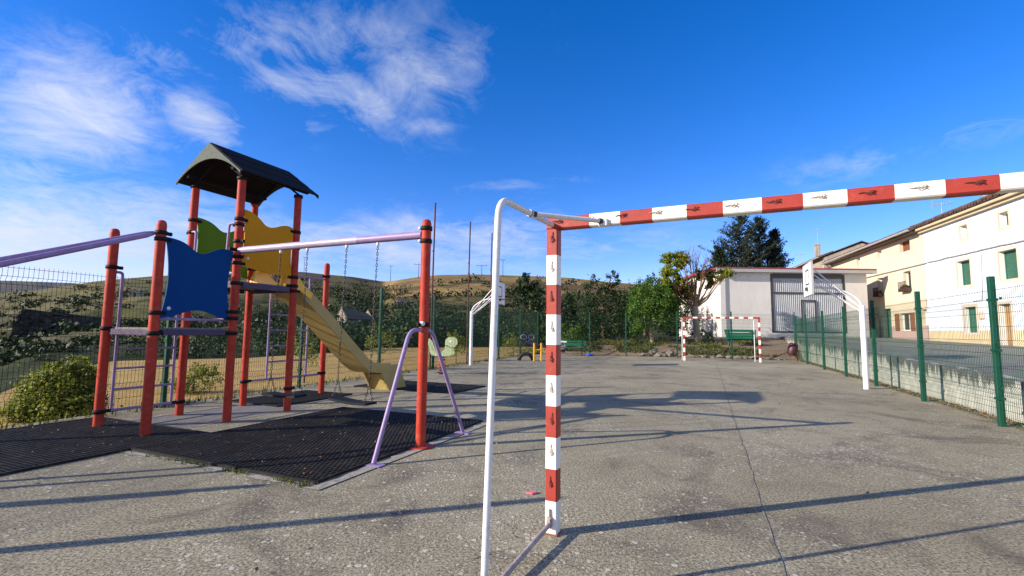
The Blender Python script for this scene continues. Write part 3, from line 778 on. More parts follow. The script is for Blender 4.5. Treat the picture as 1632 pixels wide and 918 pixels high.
# grab rails
def railpart(name, pts, r=.017, rad=.07, mat='lav'):
    m = MB(); m.tube(bend(pts, rad, 6), r, 10); return m.build(name, M[mat], PS)
railpart('grab_rail', [(-.05, -.03, 2.80), (-.17, -.03, 2.80), (-.20, -.03, 2.0), (-.20, -.03, 1.98)])
railpart('grab_rail', [(pC[0] + .05, -.03, 2.74), (pC[0] + .14, -.03, 2.74), (pC[0] + .14, -.03, 1.98)])
railpart('step_bar', [(-.55, -.10, 1.40), (.0 - .05, -.02, 1.42)], .016)
railpart('step_bar', [(-.06, -.96, 1.40), (-.06, -.06, 1.40)], .018)
# climbing frames: F-C side and D-H side
def climb(p, q, z0, z1, rungs, inset=.13, back=False):
    p, q = Vector((p[0], p[1], 0)), Vector((q[0], q[1], 0)); d = (q - p).normalized(); L = (q - p).length
    a, b_ = p + d * inset, q - d * inset
    m = MB()
    Z = lambda z: Vector((0, 0, z))
    m.tube(bend([p + d * .05 + Z(z1), a + Z(z1), a + Z(z0)], .08), .018, 10)
    m.tube([b_ + Z(z1), b_ + Z(z0)], .018, 10)
    m.tube([p + d * .05 + Z(z0), q - d * .05 + Z(z0)], .018, 10)
    if back: m.tube([a + Z(z1 - .02), q - d * .05 + Z(z1)], .018, 10)
    o = m.build('climbing_frame', M['lav'], PS)
    for z in rungs:
        r_ = MB(); r_.tube([a + Z(z), b_ + Z(z)], .015, 8); r_.build('rung', M['lav'], o)
climb(pF, pC, .20, 2.02, [.47, .74, 1.0])
climb(pD, pH, .40, 2.30, [.70, .98, 1.26, 1.54, 1.82, 2.06], .42, True)
# swing beam and end support
m = MB(); m.tube([(.055, 0, 2.40), (3.165, 0, 2.40)], .047, 18); beam = m.build('swing_beam', M['lav'], PS)
m = MB(); m.lathe((.12, 0, 2.40), [(.0482, 0), (.0482, 2.1)], 18, axis=(1, 0, 0)); m.build('highlight_sleeve', M['sleeve'], beam)  # paler sleeve colour paints in the white highlight along the beam
m = MB()
x = pG[0] + .02
pts = bend([(x - .0, -.80, .02), (x - .02, -.26, 1.30), (x - .02, .17, 1.30), (x + .04, .84, .02)], .13, 8)
pts = [Vector(p) + Vector((0, -.095 * max(0, (p[2] - .9) / .4) if False else 0, 0)) for p in pts]
m.tube([Vector((p.x + .085, p.y, p.z)) if False else p + Vector((0.0, 0, 0)) for p in pts], .023, 12)
for p in (pts[0], pts[-1]): m.box((p.x, p.y, .006), (.20, .10, .012))
# the frame stands in front of the post, held by the clamp
ao = m.build('support_frame', M['lav'], PS); ao.location = (0, 0, 0)
# twin rails running down out of the near side
for dx, z1, zz0 in ((0.02, 1.50, 2.44), (-.30, 1.50, 2.46)):
    m = MB(); a = Vector((-.02 if dx > 0 else -.04, -1.08, zz0)); b_ = Vector((dx, -3.3, z1 if dx > 0 else z1 + .05))
    e = b_ + Vector((0, -.25, -1.45))
    m.tube(bend([a, a.lerp(b_, .08), b_, e], .25, 8), [.014] + [.030] * (len(bend([a, a.lerp(b_, .08), b_, e], .25, 8)) - 1), 12)
    m.build('climbing_rail', M['lav'], PS)
# slide
def slide():
    prof = [(1.0, 1.98), (1.32, 1.96), (1.55, 1.80), (2.0, 1.46), (2.5, 1.04), (3.05, .60), (3.25, .48), (3.45, .44), (3.80, .43), (4.16, .43)]
    # resample smoothly
    P_ = [Vector((0, y, z)) for y, z in prof]; P_ = bend(P_, .22, 5)
    cx_ = -.525; hw = .235; wall = .15; th = .03
    sec = [(-hw - th, wall), (-hw - th, -.05), (hw + th, -.05), (hw + th, wall), (hw, wall + .01), (hw - .015, .06), (hw * .75, .012), (-hw * .75, .012), (-hw + .015, .06), (-hw, wall + .01)]
    vs, fs = [], []
    n = len(sec)
    for i, p in enumerate(P_):
        t = (P_[min(i + 1, len(P_) - 1)] - P_[max(i - 1, 0)]).normalized(); nn_ = Vector((0, -t.z, t.y))
        w_ = 1.0
        for u, v in sec:
            k = 1.0
            if p.y > 3.9: k = .75
            q = p + nn_ * (v * k) + Vector((cx_ + u, 0, 0)); vs.append(q)
    for i in range(len(P_) - 1):
        for k in range(n): fs.append((i * n + k, (i + 1) * n + k, (i + 1) * n + (k + 1) % n, i * n + (k + 1) % n))
    m = MB(); m.add(vs, fs, 0); m.add(vs[:n], [tuple(range(n))]); m.add(vs[-n:], [tuple(range(n - 1, -1, -1))])
    s_ = m.build('slide', M['slide_y'], PS)
    bv = s_.modifiers.new('bev', 'BEVEL'); bv.width = .010; bv.segments = 2; bv.angle_limit = R(40); bv.limit_method = 'ANGLE'
    # foot: two cheeks and an end face flaring to the ground
    m = MB()
    for sx_ in (-1, 1):
        xo = cx_ + sx_ * (hw + .012)
        m.prism([(xo - .02, 3.56, .41), (xo - .02, 4.20, .49), (xo - .02, 4.44, 0.0), (xo - .02, 3.84, 0.0)], (.04, 0, 0))
    m.prism([(cx_ - hw, 3.78, .34), (cx_ - hw, 3.80, .34), (cx_ - hw, 3.90, 0), (cx_ - hw, 3.88, 0)], (2 * hw, 0, 0))
    m.prism([(cx_ - hw, 4.14, .44), (cx_ - hw, 4.18, .43), (cx_ - hw, 4.40, 0.02), (cx_ - hw, 4.36, 0.02)], (2 * hw, 0, 0))
    m.build('slide_foot', M['slide_y'], s_)
    # entry hood at the deck: two humped cheeks
    for xo in (-.90, -.19):
        m = MB(); pts = [(.88, 1.97), (.90, 2.10), (.96, 2.25), (1.04, 2.31), (1.12, 2.30), (1.22, 2.17), (1.36, 2.02), (1.55, 1.90), (1.5, 1.80), (1.3, 1.92), (.88, 1.93)]
        m.prism([(xo, y - .0, z) for y, z in pts], (.04, 0, 0))
        m.build('slide_hood', M['hood_y'], s_)
    m = MB()
    # yellow entry shield between A side and slide: lower humped sheet
    N = 20; up_ = []
    for i in range(N + 1):
        t = i / N; up_.append((-.98 + .92 * t, 1.965 + .05 + .27 * math.exp(-((t - .42) / .22) ** 2)))
    m.prism([(-.98, .90, 1.965)] + [(x_, .90, z_) for x_, z_ in up_] + [(-.06, .90, 1.965)], (0, .025, 0))
    m.build('entry_board', M['hood_y'], s_)
slide()
# gabled roof
def roof():
    y0, y1 = -.16, 1.22; ze, zr = 3.50, 4.00; xl, xr, xm = -1.25, .20, -.525
    th = .022
    m = MB()
    for xe, s_ in ((xl, -1), (xr, 1)):
        a = Vector((xm, 0, zr)); b_ = Vector((xe, 0, ze - .01)); d = (b_ - a); nrm = Vector((-d.z, 0, d.x)).normalized()
        if nrm.z < 0: nrm = -nrm
        for k in range(3):
            p = a + d * (k / 3 - (.0 if k == 0 else .02)); q = a + d * ((k + 1) / 3)
            lift = nrm * (.004 + .0), nrm * .010
            m.prism([p + lift[0] + Vector((0, y0, 0)), q + lift[1] + Vector((0, y0, 0)), q + lift[1] + nrm * th + Vector((0, y0, 0)), p + lift[0] + nrm * th + Vector((0, y0, 0))], (0, y1 - y0, 0))
    o = m.build('roof', M['roof_blk'], PS)
    for y in (y0 - .012, y1 + .012):
        m = MB(); N = 20; low = []
        for i in range(N + 1):
            t = i / N; x_ = xl + .012 + (xr - xl - .024) * t; low.append((x_, ze - .035 + .30 * math.sin(math.pi * t) ** .8))
        pts = [(xr, ze + .005)] + [(xm, zr + .018)] + [(xl, ze + .005)]
        m.prism([(x_, y - .009, z) for x_, z in low + pts], (0, .018, 0))
        m.build('bargeboard', M['barge'], o)
    m = MB()
    for x_ in (xl + .22, xr - .22):
        m.box((x_, (y0 + y1) / 2, ze + .085), (.05, y1 - y0 - .03, .06))
    for y in (.0, 1.0):
        m.tube([(xl + .18, y, ze - .02), (xm, y, zr - .16)], .016, 8); m.tube([(xr - .18, y, ze - .02), (xm, y, zr - .16)], .016, 8)
    m.build('roof_bearer', M['roof_blk'], o)
roof()

# swings hang from the beam: things of their own
def chain_mb(p0, p1):
    m = MB(); p0, p1 = Vector(p0), Vector(p1); L = (p1 - p0).length; d = (p1 - p0).normalized()
    pitch = .034; n = int(L / pitch); N = d.orthogonal().normalized(); B = d.cross(N)
    for i in range(n):
        c = p0 + d * (pitch * (i + .5) * L / (n * pitch)); a = N if i % 2 else B
        pts = []
        for k in range(9):
            t = 2 * math.pi * k / 8; pts.append(c + d * (math.cos(t) * .022) + a * (math.sin(t) * .010))
        m.tube(pts, .0037, 5, caps=False)
    return m
def make_swing(t0, b0, t1, b1, label, tilt):
    c = (t0 + t1) / 2
    loc = PS.matrix_basis @ Vector((c, 0, 2.353)) if False else (Matrix.Translation((-3.94, 6.72, 0)) @ Matrix.Rotation(R(-24), 4, 'Z')) @ Vector((c, 0, 2.353))
    root = thing('swing', label, 'swing', loc, R(-24), 'swings hanging from the lavender beam')
    drop = -1.90
    sx0, sx1 = b0 - c, b1 - c
    m = MB(); N = 10; top, bot = [], []
    for i in range(N + 1):
        t = i / N; x_ = sx0 - .04 + (sx1 - sx0 + .08) * t; sag = -.014 * math.sin(math.pi * t); zz1 = drop + sag + (t - .5) * tilt
        top.append((x_, zz1)); bot.append((x_, zz1 - .028))
    m.prism([(x_, -.10, z) for x_, z in bot + top[::-1]], (0, .20, 0))
    seat = m.build('seat', M['black'], root)
    bv = seat.modifiers.new('b', 'BEVEL'); bv.width = .007; bv.segments = 2; bv.limit_method = 'ANGLE'
    for tx, bx, k in ((t0 - c, sx0, -1), (t1 - c, sx1, 1)):
        zb = drop + k * tilt / 2
        m = chain_mb((tx, 0, -.02), (bx, 0, zb + .22)); 
        for yy in (-.07, .07):
            q = chain_mb((bx, 0, zb + .22), (bx, yy, zb + .01)); m.add(q.v, q.f, 0, True)
        ch = m.build('chain', M['chrome'], root)
        m = MB(); m.lathe((tx, 0, -.045), [(.006, 0), (.018, .008), (.018, .035), (.01, .052)], 10); m.build('swivel', M['cap'], ch)
make_swing(2.03, 1.98, 2.52, 2.47, 'black swing seat on chains, the nearer one beside the support frame', -.03)
make_swing(.87, .82, 1.36, 1.33, 'black swing seat on chains hanging beside the yellow panel of the tower', .0)

# ------------------------------------------------------------------ rubber ring mats (real cells)
def hex_mat(name, label, corner, u, v, nu_len, nv_len, cell=.052, th=.022, group='black rubber ring mats'):
    u, v = Vector(u).normalized(), Vector(v).normalized(); c0 = Vector(corner)
    vs, fs = [], []
    dx, dy = cell, cell * math.sqrt(3) / 2
    nx, ny = int(nu_len / dx), int(nv_len / dy)
    Rr = cell / math.sqrt(3)
    base = len(vs)
    rs = random.Random(3)
    for j in range(ny):
        for i in range(nx):
            cxx = (i + .5 + (.5 if j % 2 else 0)) * dx; cyy = (j + .6) * dy
            k = len(vs); ox = [(math.cos(math.pi / 6 + a * math.pi / 3), math.sin(math.pi / 6 + a * math.pi / 3)) for a in range(6)]
            fill = .006 + .010 * vnoise(cxx * 1.6, cyy * 1.6, 5) 
            for rad, z in ((Rr, th), (Rr * .70, th), (Rr * .62, fill)):
                for a, b_ in ox: vs.append(c0 + u * (cxx + a * rad) + v * (cyy + b_ * rad) + Vector((0, 0, z)))
            for a in range(6):
                b_ = (a + 1) % 6
                fs.append((k + a, k + b_, k + 6 + b_, k + 6 + a)); fs.append((k + 6 + a, k + 6 + b_, k + 12 + b_, k + 12 + a))
            fs.append(tuple(k + 12 + a for a in range(6)))
    # solid rim
    Lu, Lv = (nx + .5) * dx, ny * dy + .3 * dy
    rim = .03; m = MB()
    def rb(a0_, a1_, b0_, b1_):
        c = c0 + u * ((a0_ + a1_) / 2) + v * ((b0_ + b1_) / 2) + Vector((0, 0, (th + .002) / 2)); m.box(c, (a1_ - a0_, b1_ - b0_, th + .002), (u, v, Vector((0, 0, 1))))
    rb(-rim, Lu + rim, -rim, 0); rb(-rim, Lu + rim, Lv, Lv + rim); rb(-rim, 0, 0, Lv); rb(Lu, Lu + rim, 0, Lv)
    m.add(vs, fs)
    o = m.build(name, M['matrub'], None, c0)
    return tag(o, label, 'rubber mat', group)
ex, ey = Vector((.9135, -.4067, 0)), Vector((.4067, .9135, 0))
m1, m2, m3, m4 = G(205, 718), G(500, 773), G(752, 671), G(520, 645)
u_ = (m2 - m1).normalized(); v_ = Vector((-u_.y, u_.x, 0)); mat_u, mat_v = u_.copy(), v_.copy()
hex_mat('rubber_mat', 'largest black honeycomb mat, spread under the two swings', m1 + u_ * .04 + v_ * .04, u_, v_, (m2 - m1).length - .05, 3.02)
q = G(203, 721) - u_ * .06
hex_mat('rubber_mat', 'black mat cut off by the left edge of the photo, below the twin lavender rails', q - u_ * 2.35 - v_ * 1.95, u_, v_, 2.3, 2.85)
q = G(388, 646); 
hex_mat('rubber_mat', 'black mat under the lavender climbing frame behind the tower', q + ex * -.55 + ey * .15, ex, ey, 1.15, 1.7)
q = G(568, 612)
hex_mat('rubber_mat', 'black mat under the foot of the yellow slide', G(628, 622) - ex * 1.15 + ey * .1, ex, ey, 2.5, 1.45)
# pale concrete edging strips round the mats and the tower pad
mb = MB()
def strip(a, b_, w_, z=.004):
    a, b_ = Vector(a), Vector(b_); d = (b_ - a).normalized(); n_ = Vector((-d.y, d.x, 0)); prev = None
    for i in range(41):
        t = i / 40; wl = w_ * (-.1 + 1.7 * vnoise(i * .7, a.x * 3, 2)); c = a.lerp(b_, t)
        cur = (c - n_ * w_ * .5 + Vector((0, 0, z)), c + n_ * wl * .6 + Vector((0, 0, z)))
        if prev: mb.quad(prev[0], cur[0], cur[1], prev[1])
        prev = cur
A3 = Vector((-3.94, 6.72, 0))
def PL(x, y, z=0): return A3 + ex * x + ey * y + Vector((0, 0, z))
strip(m2 + u_ * .04 - v_ * .05, m1 - v_ * .05, .07)
strip(m2 + u_ * .10 - v_ * .1, m2 + u_ * .12 + v_ * 3.0, .10, .008)
strip(PL(-.02, -1.3), PL(-.02, 1.5), .05); strip(PL(-1.2, -1.05), PL(-1.2, 1.4), .07, .008); strip(PL(-1.3, -1.15), PL(.05, -1.15), .06, .012)
tag(mb.build('mortar_edging', M['kerb']), kind='structure')
mb = MB(); mb.quad(PL(-1.15, -1.1, .003), PL(-.03, -1.1, .003), PL(-.03, 1.5, .003), PL(-1.15, 1.5, .003)); tag(mb.build('tower_pad', M['slab']), kind='structure')

# ------------------------------------------------------------------ fences
def mesh_panel(m, p, q, z0, z1, nrm, folds, r=.0026, step=.05, mi=0):
    p, q = Vector((p[0], p[1], 0)), Vector((q[0], q[1], 0)); L = (q - p).length; d = (q - p).normalized(); nrm = Vector(nrm)
    n = max(1, int(L / step)); prof = [(z0, 0)]
    for f in folds: prof += [(f - .05, 0), (f, .035), (f + .05, 0)]
    prof.append((z1, 0))
    def bar(a, b_, rr):
        t = (b_ - a).normalized(); N = nrm if abs(t.dot(nrm)) < .9 else d; N = (N - t * N.dot(t)).normalized(); B = t.cross(N); vs = []
        for c in (a, b_):
            for x_, y_ in ((1, 0), (-.5, .866), (-.5, -.866)): vs.append(c + N * x_ * rr + B * y_ * rr)
        m.add(vs, [(0, 1, 4, 3), (1, 2, 5, 4), (2, 0, 3, 5)], mi)
    for i in range(n + 1):
        c = p + d * (L * i / n)
        for (za, oa), (zb, ob) in zip(prof[:-1], prof[1:]):
            bar(c + Vector((0, 0, za)) + nrm * oa, c + Vector((0, 0, zb)) + nrm * ob, r)
    zs = []
    for f in folds: zs += [f - .05, f + .05]
    zs += [z0 + .02, z1 - .03] + [z for z in np.arange(z0 + .2, z1 - .1, .2) if min(abs(z - f) for f in folds) > .09]
    for z in zs:
        a, b_ = p + Vector((0, 0, z)), q + Vector((0, 0, z)); bar(a + nrm * .004, b_ + nrm * .004, r * 1.15)
def mesh_fence(name, label, pts, z1, nrm, post_r=.03, post_h=2.25, folds=(.35, 1.1, 1.9), z0=.05, step=.05, r=.0026, wire='wire', square=True, wirez=None, skip_first=False):
    root = thing(name, label, 'fence', pts[0])
    o = Vector(pts[0])
    for i, p in enumerate(pts):
        p = Vector(p) - o
        if i == 0 and skip_first: pass
        else:
            m = MB()
            dn = (Vector(pts[min(i + 1, len(pts) - 1)]) - Vector(pts[max(i - 1, 0)])).normalized(); nn_ = Vector((-dn.y, dn.x, 0))
            if square: m.box((p.x, p.y, post_h / 2), (post_r * 2, post_r * 2, post_h), (dn, nn_, Vector((0, 0, 1))), bev=.006)
            else: m.tube([(p.x, p.y, 0), (p.x, p.y, post_h)], post_r, 10)
            for z in (.4, 1.1, 1.85): m.box((p.x, p.y, z), (post_r * 2 + .03, post_r * 2 + .02, .035), (dn, nn_, Vector((0, 0, 1))))
            m.build('post', M['fgreen'], root)
        if i < len(pts) - 1:
            q = Vector(pts[i + 1]) - o; m = MB(); mesh_panel(m, p, q, z0, z1, nrm, folds, r, step); m.build('mesh_panel', M[wire], root)
    return root
# right fence: posts at the pixel feet seen in the photo, continued behind the camera side
def rf_at(px_):
    best = None
    for k in np.arange(-6, 20, .02):
        p = RF0 + RD * k; d = p - CL; px = 816 + FPX * d.dot(RT) / d.dot(FW)
        if best is None or abs(px - px_) < best[0]: best = (abs(px - px_), p)
    return best[1]
rp = [RF0 - RD * 5.2, RF0 - RD * 2.6] + [rf_at(x) for x in (1598, 1473, 1397, 1349, 1314, 1287, 1270)]
mesh_fence('mesh_fence', 'green welded mesh fence with square posts along the street on the right', rp, 2.02, -RN, .038, 2.2, (.55, 1.2, 1.8), .05, .05, .0030)
# left fence: darker panels along the straw field
lfp = [LF0 - LD * 6.7, LF0 - LD * 3.8, LF0 - LD * .95, LF0 + LD * 1.95, LF0 + LD * 4.85, LF0 + LD * 7.75, LF0 + LD * 10.8, LF0 + LD * 13.7, LF0 + LD * 16.9, LF0 + LD * 20, LBACK]
LN = Vector((-LD.y, LD.x, 0))
mesh_fence('mesh_fence', 'dark wire mesh fence between the court and the straw field on the left', lfp[:6], 2.05, LN, .03, 2.1, (.4, 1.1, 1.86), .03, .05, .0027, 'wire_l')
mesh_fence('mesh_fence', 'tall green mesh fence at the far left corner of the court', lfp[5:], 2.35, LN, .034, 2.45, (.4, 1.2, 2.0), .03, .045, .0034, 'wire_l', skip_first=False)
bp = [LBACK + Vector((.1, .05, 0)), G(940, 566), G(998, 568), G(1080, 570.5), G(1167, 573), RBACK]
bdn = (RBACK - LBACK).normalized()
mesh_fence('mesh_fence', 'green wire fence along the far end of the court before the trees', bp, 2.3, Vector((-bdn.y, bdn.x, 0)), .03, 2.42, (.4, 1.2, 2.0), .03, .06, .0028, 'wire_l')
# tall rusty rods strapped to the left fence posts
for px_, py_, k, lab in ((691, 323, 11.9, 'thin rusty rod rising behind the swing end post'), (749, 353, 13.5, 'tallest looking thin rusty rod, between the swing and the near goal'), (786, 371, 16.9, 'thin rusty rod rising close to the bent goal stay')):
    base = LF0 + LD * k
    # slide along the fence until the rod stands where it is seen
    best = min((abs(816 + FPX * ((LF0 + LD * kk) - CL).dot(RT) / ((LF0 + LD * kk) - CL).dot(FW) - (px_ - 8)), kk) for kk in np.arange(8, 23, .05))
    base = LF0 + LD * best[1] + LN * -.06
    topz = P(px_, py_, base.y).z
    m = MB(); m.tube([(0, 0, 0), (.01, 0, topz * .5), (.035, 0, topz)], .028, 8)
    for z in (.9, 1.9, topz * .7): m.lathe((.01, 0, z), [(.03, 0), (.036, .01), (.036, .04), (.03, .05)], 8)
    o = m.build('steel_rod', M['rod']); o.location = base; tag(o, lab, 'rod', 'rusty rods along the left fence')

# ------------------------------------------------------------------ basketball posts
def basket(label, base, direction, rim, hpost=2.02, reach=1.12, zc=2.70, bw=1.08, bh=.80, r=.062):
    d = Vector((direction[0], direction[1], 0)).normalized(); ang = math.atan2(d.y, d.x)
    root = thing('basketball_post', label, 'basketball hoop', base, ang, 'white basketball posts on the two long sides')
    m = MB(); m.lathe((0, 0, 0), [(r, 0), (r, hpost - .02), (r * .85, hpost + .01), (.002, hpost + .02)], 20); m.build('post', M['post_white'], root)
    m = MB()
    for yy in (-.03, .03): m.tube(bend([(0, yy, hpost - .25), (.02, yy, hpost + .15), (.5, yy, zc - .22), (reach - .02, yy * 4, zc - .20)], .35, 8), .020, 8)
    m.build('curved_arm', M['post_white'], root)
    m = MB()
    for yy in (-1, 1):
        m.tube([(.03, yy * .02, hpost - .03), (reach - .02, yy * .28, zc + .30)], .015, 8)
        m.tube([(.05, yy * .03, hpost - .12), (reach * .72, yy * .10, zc - .22), (reach - .02, yy * .22, zc - .02)], .013, 8)
    m.build('brace', M['post_white'], root)
    m = MB(); m.box((reach, 0, zc), (.03, bw, bh), bev=.004); bd = m.build('backboard', M['white'], root)
    m = MB()
    for yy in (-bw / 2 - .008, bw / 2 + .008): m.box((reach - .004, yy, zc), (.045, .022, bh + .03))
    for z in (-bh / 2 - .008, bh / 2 + .008): m.box((reach - .004, 0, zc + z), (.045, bw, .02))
    m.build('frame', M['fascia'], bd)
    m = MB(); s_ = .22; zs = zc - .10
    for yy in (-s_, s_): m.box((reach + .0175, yy, zs + .16), (.005, .035, .36))
    for z in (-.02, .34): m.box((reach + .0180, 0, zs + z), (.005, 2 * s_ - .035, .035))
    m.build('target_square', M['darkmetal'], bd)
    m = MB(); m.box((reach + .04, 0, zc - .24), (.05, .14, .09), bev=.008)
    if rim:
        pts = [(reach + .29 + .22 * math.cos(2 * math.pi * k / 24), .22 * math.sin(2 * math.pi * k / 24), zc - .24) for k in range(25)]
        m.tube(pts, .010, 8, caps=False)
    m.build('rim', M['red'] if rim else M['darkmetal'], root)
    return root
basket('white basketball post at the street fence with a plain ringless board', G(1381, 620), (-RN.x, -RN.y), False)
basket('white basketball post with red ring by the left fence, beside the bent goal stay', G(750, 582), (LD.y, -LD.x), True)

# ------------------------------------------------------------------ small playground things
def rocker(loc, rz):
    root = thing('spring_rider', 'pale green spring rider on a red coil spring beside the straw field', 'spring rider', loc, rz)
    m = MB(); m.lathe((0, 0, 0), [(.17, 0), (.17, .025), (.12, .05), (.002, .05)], 18); m.build('base_plate', M['darkmetal'], root)
    m = MB(); m.tube([(.105 * math.cos(t), .105 * math.sin(t), .06 + .44 * t / (2 * math.pi * 5)) for t in np.linspace(0, 2 * math.pi * 5, 90)], .016, 8); m.build('spring', M['spring'], root)
    def board(y):
        a = [(-.16, .53), (-.28, .56), (-.33, .66), (-.38, .84), (-.46, .92), (-.50, 1.00), (-.45, 1.05), (-.37, .99), (-.30, .86), (-.24, .72), (-.14, .66), (.04, .65), (.13, .74), (.15, .86)]
        hd = [(.30 + .155 * math.cos(t), .95 + .15 * math.sin(t)) for t in np.linspace(math.pi * 1.0, -math.pi * .30, 14)]
        b_ = [(.33, .76), (.37, .62), (.30, .54), (.16, .53)]
        m = MB(); m.prism([(x_, y - .012, z) for x_, z in a + hd + b_], (0, .024, 0)); return m
    for y in (-.11, .11):
        o = board(y).build('side_board', M['pale_green'], root)
        m = MB()
        s_ = -1 if y < 0 else 1
        m.lathe((.31, y + s_ * .014, .97), [(.035, -.004), (.035, .004)], 12, axis=(0, 1, 0)); m.build('eye_spot', M['cap'], o)
    m = MB(); m.box((-.05, 0, .63), (.30, .24, .03), bev=.006); m.build('seat', M['darkmetal'], root)
    m = MB(); m.tube([(.20, -.22, .84), (.20, .22, .84)], .014, 8); m.build('handle', M['darkmetal'], root)
    m = MB(); m.box((0, 0, .515), (.30, .24, .03)); m.build('spring_plate', M['darkmetal'], root)
rocker(G(703, 596), R(-12))
ts = G(845, 574.5)
tr = thing('tyre', 'black tyre half buried in the ground beside the yellow see-saw', 'tyre', G(838, 574.5))
m = MB(); pr = []
Rt, rt = .30, .085
for k in range(13):
    a = math.pi * k / 12 ; pr.append((Rt * math.cos(a), 0, Rt * math.sin(a)))
m.tube(pr, rt, 12)
m.build('tread', M['tyre'], tr)
ss = thing('seesaw', 'yellow posted see-saw with dark beam and looped purple handles at the court end', 'see-saw', G(857, 575), R(8))
m = MB()
for x_ in (-.16, .16): m.tube([(x_, 0, 0), (x_, 0, .78)], .045, 12)
m.tube([(-.16, 0, .48), (.16, 0, .48)], .04, 10); m.build('stand', M['yel_steel'], ss)
m = MB(); a, b_ = Vector((-.75, .10, .86)), Vector((1.25, .10, .40)); d = (b_ - a).normalized()
m.tube([a, b_], .055, 10); m.build('beam', M['purple'], ss)
for c, s_ in ((a, 1), (b_, -1)):
    c = c + d * (.30 * s_); hm = MB()
    for k in (-1, 1):
        hm.tube([c + Vector((k * .17 + .13 * math.cos(t) * k, -.02, .24 + .11 * math.sin(t))) for t in np.linspace(0, 2 * math.pi, 16)], .018, 8, caps=False)
        hm.tube([c, c + Vector((k * .12, -.02, .17))], .018, 8)
    hm.build('handle', M['lav'], ss)
    sm = MB(); sm.box(c - d * (.24 * s_) + Vector((0, 0, .07)), (.34, .22, .03), bev=.01); sm.build('seat', M['black'], ss)
def bench(label, loc, rz, L, slab):
    root = thing('park_bench', label, 'bench', loc, rz, 'green benches at the far end')
    m = MB()
    if slab:
        for k_ in range(4): z = .42 + .155 * k_; m.box((0, .20 + (z - .66) * .2, z), (L - .12 + .05 * k_, .035, .149), bev=.008)
    else:
        m.box((0, .20, .60), (L, .03, .16), bev=.008); m.box((0, .24, .76), (L, .03, .10), bev=.008)
    back = m.build('backrest', M['bgreen'], root)
    if slab: 
        m = MB(); m.box((-.05, .2190 - .03, .80), (L * .62, .004, .028)); m.build('lettering_strip', M['white'], back)
    else:
        m = MB(); m.box((-L * .12, .24 - .018, .74), (.32, .004, .08)); m.build('plate', M['white'], back)
    m = MB()
    for y in (-.20, -.06, .08): m.box((0, y, .43), (L, .12, .035), bev=.006)
    m.build('seat', M['bgreen'], root)
    for x_ in (-L * .38, L * .38):
        m = MB(); m.box((x_, -.18, .21), (.05, .05, .42)); m.box((x_, .12, .21), (.05, .05, .42)); m.box((x_, -.02, .395), (.045, .36, .03))
        m.prism([(x_ - .02, .10, .42), (x_ - .02, .14, .42), (x_ - .02, .27, .93), (x_ - .02, .23, .93)], (.04, 0, 0)); m.build('leg', M['fgreen'], root)
bench('green bench with a white plate, behind the striped near goal post', G(905, 566.5), R(-8), 2.0, False)
bgp = P(1183, 545, 27.6); 
bd_ = thing('litter_bin', 'maroon litter bin tilted on its stand at the garden corner by the street fence', 'litter bin', P(1262, 566, 23.0) * 1 - Vector((0, 0, P(1262, 566, 23.0).z)), 0)
m = MB(); ax_ = Vector((.25, 0, 1)).normalized()
m.lathe((-.02, 0, .30), [(.16, 0), (.205, .08), (.22, .28), (.205, .50), (.17, .58), (.15, .585), (.14, .50), (.002, .48)], 20, axis=ax_); m.build('drum', M['bin'], bd_)
m = MB(); m.tube([(.24, .05, 0), (.24, .05, .85)], .025, 8); m.tube([(.24, .05, .6), (.1, .0, .6)], .018, 8); m.build('stand', M['rust'], bd_)
m = MB(); p = G(940, 567.5)
m.lathe((0, 0, 0), [(.10, 0), (.20, .03), (.22, .09), (.16, .15), (.05, .17), (.002, .172)], 12)
o = m.build('plastic_bag', M['bluebag']); o.location = p; o.scale = (1.0, .7, .8); o.rotation_euler = (0, 0, .5); tag(o, 'crumpled blue plastic bag lying by the green bench', 'bag')
m = MB(); m.prism([(-.05, -.01, .004), (.0, -.03, .004), (.045, .0, .004), (.01, .03, .004)], (0, 0, .012)); p = G(848, 787)
M['pink'] = paint('pink_scrap', (0.75, 0.16, 0.22), .6, .1)
o = m.build('paper_scrap', M['pink']); o.location = p; tag(o, 'small pink scrap of paper lying left of the striped post', 'litter')
# posts that stand just outside the left edge; their shadows cross the court
for p, h_, lab in ((Vector((-5.75, 2.03, 0)), 2.6, 'red round post standing nearest the camera beyond the left edge'), (Vector((-7.05, 2.58, 0)), 2.13, 'red round post standing beyond the left edge of the rubber mat')):
    m = MB(); m.lathe((0, 0, 0), [(.05, 0), (.05, h_ - .05), (.03, h_ - .01), (.002, h_)], 16); o = m.build('round_post', M['red']); o.location = p; tag(o, lab, 'post', 'round posts beyond the left edge')

# ------------------------------------------------------------------ garden bed and shed
vs, fs = [], []
GX0, GX1 = G(885, 566).x, 14.6
NXg, NYg = 46, 26
def garden_z(x_, y_, y0):
    t = max(0, min(1, (y_ - y0) / (31.8 - y0)))
    return -.02 + .46 * min(1, max(0, (y_ - y0 - .35) / 0.9)) + .62 * max(0, t - .2) / .8 + .16 * (fbm(x_ * .9, y_ * .9, 4, 3) - .5) * min(1, t * 8)
def wall_x(y_): return RF0.x + RN.x * WOFF + RD.x * (y_ - RF0.y - RN.y * WOFF) / RD.y
for i in range(NXg + 1):
    for j in range(NYg + 1):
        v_ = (j / NYg) ** 1.5; x_ = GX0 + (wall_x(23.9 + 9 * v_) + .08 - GX0) * i / NXg; f = (x_ - LBACK.x) / (RBACK.x - LBACK.x); yb = LBACK.y + (RBACK.y - LBACK.y) * f + .12
        y_ = yb + (34 - yb) * v_; z_ = garden_z(x_, y_, yb); vs.append((x_, y_, z_))
for i in range(NXg):
    for j in range(NYg):
        k = i * (NYg + 1) + j; fs.append((k, k + NYg + 1, k + NYg + 2, k + 1))
